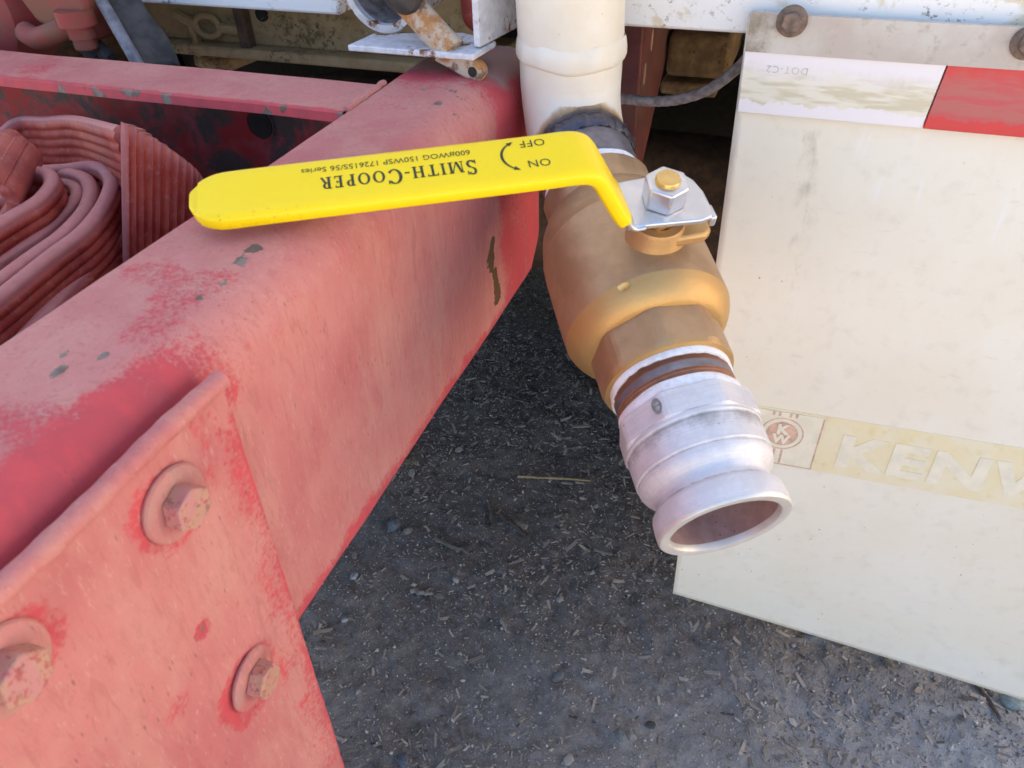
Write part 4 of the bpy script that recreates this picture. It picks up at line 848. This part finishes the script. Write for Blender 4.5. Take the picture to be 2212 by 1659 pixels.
# ================================================================== GREY HOSE ACROSS THE GAP
tag(MB().tube(catmull([aty(1240, 190, .80), aty(1310, 208, .80), aty(1365, 216, .80), aty(1420, 219, .80), aty(1470, 214, .80), aty(1530, 194, .80), aty(1590, 150, .80), aty(1640, 95, .80)], 10), .0052, 14, rf=lambda i, th: 1+.04*math.sin(i*1.7)).build('air_hose', M['cable']), 'thin dusty grey air hose sagging between the cream pipe and the mud flap', 'air hose')
# ================================================================== MUD FLAP
FY = .7312
mf = empty('mud_flap', (.2, FY, .15), 'large cream mud flap with raised faded lettering hanging right of the valve', 'mud flap')
def flap_x0(z): return -.0530+(.93-z)*.0235
xs = np.linspace(0, 1, 90); zs = np.linspace(0, 1, 110)
G = np.zeros((len(zs), len(xs), 3))
for i, t in enumerate(zs):
    for j, u in enumerate(xs):
        zbot = .1705-.046*u; z = zbot+(.955-zbot)*t; x0 = flap_x0(z); x1 = .64; G[i, j] = (x0+(x1-x0)*u, FY+.004*math.sin(3*u+2*t)*(1-t)-.006*(1-t)**2, z)
V = G.reshape(-1, 3); x, y, z = V.T; N1 = fbm(V, 18, 4, 31); N2 = fbm(V*np.array([1, 1, .3]), 60, 4, 32)
def strk(px0, px1, py0, py1, wd):
    a, b = aty(px0, py0, FY), aty(px1, py1, FY); t = np.clip((a[2]-z)/(a[2]-b[2]), 0, 1); xc = a[0]+(b[0]-a[0])*t
    return sstep(wd, wd*.2, np.abs(x-xc+.006*(N1-.5)))*sstep(b[2]-.03, b[2]+.02, z)*sstep(a[2]+.012, a[2]-.004, z)*(1-.55*t)
grime = np.maximum(.50*strk(1755, 1690, 285, 800, .020), .25*strk(2080, 2060, 300, 520, .05)); grime = np.maximum(grime, .5*sstep(.868, .876, z)*sstep(.10, .0, x))
grime = np.maximum(grime, .18*sstep(.55, .7, N1))
scuff = sstep(.32, 0, np.abs(z-.80)*1.6)*sstep(.0, .06, x)*sstep(.4, .6, N1)
mb = MB(); mb.grid(G); fl = mb.build('flap_sheet', M['flap'], mf, attrs={'grime': grime, 'scuff': scuff}, smooth=60); sd = fl.modifiers.new('thick', 'SOLIDIFY'); sd.thickness = .006; sd.offset = -1
# decal band with emblem and lettering
z0, z1 = .4535, .5400; bx0, bx1 = .018, .56
def flap_y(x, z):
    u = np.clip((x-flap_x0(z))/(.64-flap_x0(z)), 0, 1); zb = .1705-.046*u; t = np.clip((z-zb)/(.955-zb), 0, 1)
    return FY+.004*np.sin(3*u+2*t)*(1-t)-.006*(1-t)**2
def press(mb, lift=0):
    for a in mb.v: a[:, 1] += flap_y(a[:, 0], a[:, 2])-DB-lift
    return mb
DB = FY-.0075
def bandpt(u, v): return np.array([u, 0, v])
tl_, br_ = aty(1636, 882, DB), aty(1655, 1007, DB)
O_ = aty(1655, 1007, DB); Ux = aty(2212, 1109, DB)-O_; Ux = Ux/np.linalg.norm(Ux); Wz = np.array([0, 0, 1.]); Hh = .0845
def onb(u, v, d=0): return O_+Ux*u+Wz*v+np.array([0, -d, 0])
nb_u = 60; G = np.array([[onb(-.03+.60*u, Hh*v, .0006) for u in np.linspace(0, 1, nb_u)] for v in np.linspace(0, 1, 14)])
V = G.reshape(-1, 3); ur = (V-O_)@Ux; orange = np.maximum(sstep(.02, .0, np.abs(ur-.053))*.7*sstep(.05, .056, ur), .35*(fbm(V, 22, 3, 71)-.35)); 
for lx in (.085, .155, .185, .240, .310): orange = np.maximum(orange, .42*sstep(.012, .002, np.abs(ur-lx))*sstep(Hh*.7, 0, V[:, 2]-O_[2]))
mb = MB(); mb.grid(G); mb.addv(np.vstack([G[0]+np.array([0, .004, 0]), G[0]]), [(i, i+1, nb_u+i+1, nb_u+i) for i in range(nb_u-1)]); mb.addv(np.vstack([G[-1], G[-1]+np.array([0, .004, 0])]), [(i, i+1, nb_u+i+1, nb_u+i) for i in range(nb_u-1)])
orange = np.r_[orange, np.full(4*nb_u, .3)]
press(mb); db = mb.build('decal_band', M['stain'], mf, attrs={'orange': orange})
mb = MB(); NN = np.array([0, -1., 0])
V, F = text_mesh('KENWORTH', .064, 1.12, 'LEFT', .0026); V[:, 0] *= 1.18
put_text(mb, V, F, onb(.071, .0165, .0007), Ux, Wz, NN, .0005); press(mb); mb.build('raised_lettering', M['faded'], db, smooth=30)
mb = MB(); mb.prism([(-.028, .002), (.050, .002), (.050, Hh-.003), (-.028, Hh-.003)], onb(0, 0, .0007), Ux, Wz, NN, 0, .0012); press(mb); em = mb.build('emblem_plate', M['faded'], db, .0008)
mb = MB(); ce = onb(.0085, .0500, .0021)
for i in range(36):
    t0, t1 = 2*math.pi*i/36, 2*math.pi*(i+1)/36
    for r_a, r_b in ((.0238, .0222),): 
        q = [ce+Ux*r*math.cos(t)+Wz*r*math.sin(t) for r, t in ((r_b, t0), (r_a, t0), (r_a, t1), (r_b, t1))]; mb.addv(q, [(0, 1, 2, 3)])
mb.addv([ce+Ux*.0178*math.cos(2*math.pi*i/36)+Wz*.0178*math.sin(2*math.pi*i/36) for i in range(36)], [tuple(range(36))])
for sx in (-.0052, .0032): mb.addv([onb(.0085+sx, .0045, .0021), onb(.0085+sx+.0026, .0045, .0021), onb(.0085+sx+.0026, .0262, .0021), onb(.0085+sx, .0262, .0021)], [(0, 1, 2, 3)])
for sx in (-.0150, -.0085, .0035, .0100): mb.addv([onb(.0085+sx, .0755, .0021), onb(.0085+sx+.0028, .0755, .0021), onb(.0085+sx+.0028, .0815, .0021), onb(.0085+sx, .0815, .0021)], [(0, 1, 2, 3)])
for a_, b_, c_, d_ in ((-.028, .0022, .050, .0036), (.0482, .002, .050, Hh-.004)): mb.addv([onb(a_, b_, .0021), onb(c_, b_, .0021), onb(c_, d_, .0021), onb(a_, d_, .0021)], [(0, 1, 2, 3)])
press(mb); mb.build('emblem_print', M['fadedred'], em)
mb = MB(); V, F = text_mesh('K', .0195, 1, 'CENTER', .0009); put_text(mb, V, F, onb(.0085, .0505, .0024), Ux, Wz, NN, .0008); V, F = text_mesh('W', .0175, 1, 'CENTER', .0009); put_text(mb, V, F, onb(.0085, .0365, .0024), Ux, Wz, NN, .0008)
press(mb); mb.build('emblem_letters', M['faded'], em, smooth=30)
# reflective tape
tp0, tp1 = aty(1610, 109, FY-.006), aty(1593, 241, FY-.006); Ut = aty(2212, 150, FY-.006)-tp0; Ut /= np.linalg.norm(Ut); ht = tp0[2]-tp1[2]
rt = empty('reflective_strip', tp1, 'white and red reflective strip across the top of the mud flap', 'reflector')
q = aty(2012, 212, FY-.006); wl = (q-tp1)@Ut
for nm, a, b, mt, lb_ in (('white_segment', 0, wl-.0006, 'refl_white', 'worn white segment'), ('red_segment', wl+.0006, .68, 'refl_red', 'faded red segment')):
    mb = MB(); sk = .006 if nm != 'x' else 0
    mb.prism([(a, 0), (b, 0), (b+(.004 if b < .5 else 0), ht), (a+(.004 if a > 0 else -.0015), ht)], tp1, Ut, np.array([0, 0, 1.]), NN, -.003, .0012); o = mb.build(nm, M[mt], rt, .0005); o['label'] = lb_
mb = MB(); V, F = text_mesh('DOT-C2', .0085, 1.15, 'CENTER'); put_text(mb, V, F, tp1+Ut*.036+np.array([0, -.0016, ht*.80]), -Ut, np.array([0, 0, -1.]), NN); mb.build('faint_lettering', M['fadedink'], rt)
# clamp bar with bolts
c0 = aty(1613, 107, FY-.008); mb = MB(); xs = np.linspace(0, 1, 60); G = np.array([[(c0[0]-.001+.694*u, FY-.0085, .9275+.031*v-.0005*math.sin(9*u)) for u in xs] for v in np.linspace(0, 1, 8)]); V = G.reshape(-1, 3)
gr = .55*sstep(.05, .0, V[:, 0]-c0[0])+.1; 
mb.grid(G); mb.addv(np.vstack([G[:, 0]+np.array([0, .006, 0]), G[:, 0]]), [(i, i+1, 8+i+1, 8+i) for i in range(7)][::-1]); mb.addv(np.vstack([G[0]+np.array([0, .006, 0]), G[0]]), [(i, 60+i, 60+i+1, i+1) for i in range(59)]); mb.addv(np.vstack([G[-1], G[-1]+np.array([0, .006, 0])]), [(i, 60+i, 60+i+1, i+1) for i in range(59)])
cbar = mb.build('clamp_bar', M['clamp'], mf, attrs={'grime': np.r_[gr, np.full(16, .6), np.full(240, .2)]})
for px, py in ((1711, 45), (2222, 92)):
    p = aty(px, py, FY-.009); MB().lathe([(0, .0125), (.002, .0125), (.003, .011), (.003, .004)], p, (0, -1, 0), 36, False, True).build('washer', M['rustbolt'], mf)
    mb = MB(); mb.prism(hexagon(.0145, .3), p, (1, 0, 0), (0, 0, 1), NN, .003, .0095); mb.build('bolt_head', M['rustbolt'], mf, .0012)
# ================================================================== DEBRIS
OCT = np.array([(1, 0, 0), (-1, 0, 0), (0, 1, 0), (0, -1, 0), (0, 0, 1), (0, 0, -1)], float); OF = np.array([(0, 2, 4), (2, 1, 4), (1, 3, 4), (3, 0, 4), (2, 0, 5), (1, 2, 5), (3, 1, 5), (0, 3, 5)])
def scatter_area(n, dens):
    out = np.zeros((0, 2))
    while len(out) < n:
        P = np.c_[rng.uniform(-1.0, .75, n), rng.uniform(.2, 1.9, n)]; keep = rng.random(n) < dens(P); out = np.vstack([out, P[keep]])
    return out[:n]
def pile(P, verts, faces, L, Wd, Ht, tint, name, label, cat):
    n = len(P); th = rng.uniform(0, 2*math.pi, n); ti = rng.normal(0, .22, n); k = len(verts)
    v = verts[None]*np.stack([L, Wd, Ht], 1)[:, None, :]*rng.uniform(.75, 1.25, (n, k, 1))
    z = v[:, :, 2]+v[:, :, 0]*np.sin(ti)[:, None]; x = v[:, :, 0]*np.cos(th)[:, None]-v[:, :, 1]*np.sin(th)[:, None]; y = v[:, :, 0]*np.sin(th)[:, None]+v[:, :, 1]*np.cos(th)[:, None]
    P3 = np.c_[P, np.zeros(n)]; h = gh(P3)
    X = np.stack([x+P[:, :1], y+P[:, 1:2], z+(h+Ht*.5)[:, None]], 2).reshape(-1, 3)
    F = (faces[None]+np.arange(n)[:, None, None]*k).reshape(-1, faces.shape[1])
    mb = MB(); mb.v = [X]; mb.f = [tuple(f) for f in F.tolist()]
    return tag(mb.build(name, M['debris'], attrs={'tint': np.repeat(tint, k, 0)}, smooth=20), label, cat, None, 'stuff')
def mulchy(P):
    Q = np.c_[P, np.zeros(len(P))]; n = fbm(Q, 5, 3, 11); open_ = .9*(np.abs(P[:, 0]+.35)-.55)+(.95-P[:, 1]); return np.clip(.12+1.1*sstep(.42, .66, n)+.25*sstep(.3, -.4, open_), 0, 1)*sstep(1.9, 1.3, P[:, 1])+.05
BX = np.array([(a, b, c) for a in (-1, 1) for b in (-1, 1) for c in (-1, 1)], float); BF = np.array([(0, 1, 3, 2), (4, 6, 7, 5), (0, 4, 5, 1), (2, 3, 7, 6), (0, 2, 6, 4), (1, 5, 7, 3)])
n = 12000; P = scatter_area(n, mulchy); L = np.exp(rng.normal(math.log(.0032), .62, n)); g = np.clip(rng.normal(.30, .11, n), .10, .6)[:, None]
pile(P, BX, BF, L, np.clip(L*rng.uniform(.12, .32, n), .0005, .0028), np.full(n, .0008), g*np.array([1.0, .88, .74])*np.ones((n, 3)), 'wood_chips', 'scattered brown and grey wood chips on the dark dirt', 'wood chips')
n = 60000; P = scatter_area(n, lambda P: np.clip(.35+.65*sstep(-.3, .6, .9*(np.abs(P[:, 0]+.35)-.55)+(.95-P[:, 1])), 0, 1)); L = np.exp(rng.normal(math.log(.0013), .4, n)); g = np.clip(rng.normal(.34, .10, n), .12, .65)[:, None]
pile(P, OCT, OF, L, L*.8, L*.65, g*np.array([1, .95, .86])*np.ones((n, 3)), 'grit', 'fine pale grit strewn over the dark dirt', 'grit')
def icos(sub=2):
    import bmesh
    bm = bmesh.new(); bmesh.ops.create_icosphere(bm, subdivisions=sub, radius=1); v = np.array([x.co[:] for x in bm.verts]); f = np.array([[q.index for q in x.verts] for x in bm.faces]); bm.free(); return v, f
IV, IF = icos(2)
n = 420; P = scatter_area(n, lambda P: np.full(len(P), .8)); L = np.exp(rng.normal(math.log(.0045), .45, n)); g = np.clip(rng.normal(.24, .07, n), .08, .5)[:, None]; bl = rng.uniform(.85, 1.05, (n, 1))
pile(P, icos(1)[0], icos(1)[1], L, L*.75, L*.35, np.hstack([g, g*.95, g*bl*.9]), 'pebbles', 'small grey pebbles pressed into the dark dirt', 'pebbles')
def stone(px, py, wpx, col, label, flat=.55, seed=0):
    c = atz(px, py, 0.); dist = np.linalg.norm(c-EYEP); r = wpx/2*dist/1662; c[2] = gh(c[None])[0]+r*flat*.35
    V = IV*np.array([r, r*.72, r*flat]); V = V*(1+.35*(vnoise(IV+seed*3.1, 1.7, seed)-.5))[:, None]; a = seed*1.3
    V = np.c_[V[:, 0]*math.cos(a)-V[:, 1]*math.sin(a), V[:, 0]*math.sin(a)+V[:, 1]*math.cos(a), V[:, 2]]+c
    mb = MB(); mb.addv(V, [tuple(f) for f in IF]); tag(mb.build('stone', single('stone_grey', col), loc=c, smooth=35), label, 'stone')
stone(852, 1136, 36, (.13, .15, .17), 'angular blue grey stone near the lower edge of the red beam', .7, 1)
stone(985, 1254, 18, (.36, .35, .32), 'small pale stone below the grey twigs', .6, 2)
stone(746, 1342, 16, (.42, .42, .42), 'small whitish stone beside the red plate edge', .7, 3)
stone(871, 1640, 32, (.13, .15, .19), 'dark bluish pebble at the bottom edge of the picture', .5, 4)
stone(2182, 1521, 40, (.25, .31, .31), 'pale greenish stone under the lower right corner of the flap', .5, 5)
stone(766, 1247, 20, (.36, .37, .42), 'pale lilac stone close to the lower beam edge', .7, 6)
stone(1748, 1368, 18, (.10, .12, .19), 'dark blue pebble under the bottom edge of the flap', .6, 7)
stone(1205, 1462, 30, (.17, .18, .18), 'flat grey pebble sunk in the middle of the dirt', .35, 8)
stone(1338, 1590, 26, (.20, .22, .22), 'wide grey pebble low down in the middle of the dirt', .4, 9)
def twig(p0, p1, wpx, col, name, label, bendy=.02, seed=0, flat=1.):
    a, b = atz(*p0, 0.), atz(*p1, 0.); d = b-a; L = np.linalg.norm(d); r = wpx/2*np.linalg.norm(a-EYEP)/1662; pr = np.array([-d[1], d[0], 0])/L; rs = np.random.default_rng(seed)
    pts = []
    for t in np.linspace(0, 1, 12): q = a+d*t+pr*L*bendy*math.sin(2.6*t+seed)+pr*r*rs.normal(0, .25); q[2] = gh(q[None])[0]+r*1.1; pts.append(q)
    pts = np.array(pts); pts[:, 2] = np.linspace(pts[0, 2], pts[-1, 2], 12)*.6+pts[:, 2].max()*.4
    mb = MB(); mb.tube(pts, r*np.linspace(1.0, .75, 12), 8, rf=lambda i, th: 1+.15*math.sin(3*th+i)); tag(mb.build(name, single('dry_wood', col), loc=a, smooth=50), label, name.replace('_', ' '))
twig((1118, 1033), (1276, 1039), 6, (.40, .30, .17), 'straw_stalk', 'long pale straw stalk lying across the dark dirt', .02, 1)
twig((1079, 1114), (1142, 1158), 12, (.10, .08, .065), 'twig', 'thick dark brown twig in the middle of the mulch', .03, 2)
twig((941, 1167), (1013, 1196), 10, (.19, .165, .14), 'twig', 'straight grey brown twig right of the blue grey stone', .03, 3)
twig((888, 1277), (934, 1286), 11, (.27, .25, .22), 'twig', 'stubby pale grey twig in the middle of the dirt near the beam', .02, 4)
twig((1062, 1085), (1060, 1140), 9, (.15, .12, .09), 'twig', 'short upright pointing brown twig beside the thick dark one', .05, 5)
twig((1776, 1364), (1828, 1396), 10, (.22, .20, .17), 'twig', 'pale forked twig at the bottom edge of the flap', .03, 6)
twig((2086, 1460), (2156, 1556), 8, (.12, .095, .08), 'twig', 'long dark twig under the lower right edge of the flap', .06, 7)
twig((1906, 1419), (1925, 1442), 11, (.21, .18, .14), 'twig', 'short fat tan twig below the slanting edge of the flap', .02, 8)
twig((1082, 1345), (1098, 1370), 7, (.30, .28, .25), 'twig', 'thin light grey splinter lying alone in the middle of the dirt', .02, 9)
twig((880, 1005), (895, 985), 12, (.13, .105, .08), 'wood_chip', 'big brown wood chip beside the lower edge of the beam', .02, 10)
twig((1390, 935), (1385, 985), 14, (.12, .085, .06), 'wood_chip', 'dark bark chip just left of the aluminium coupling', .02, 11)
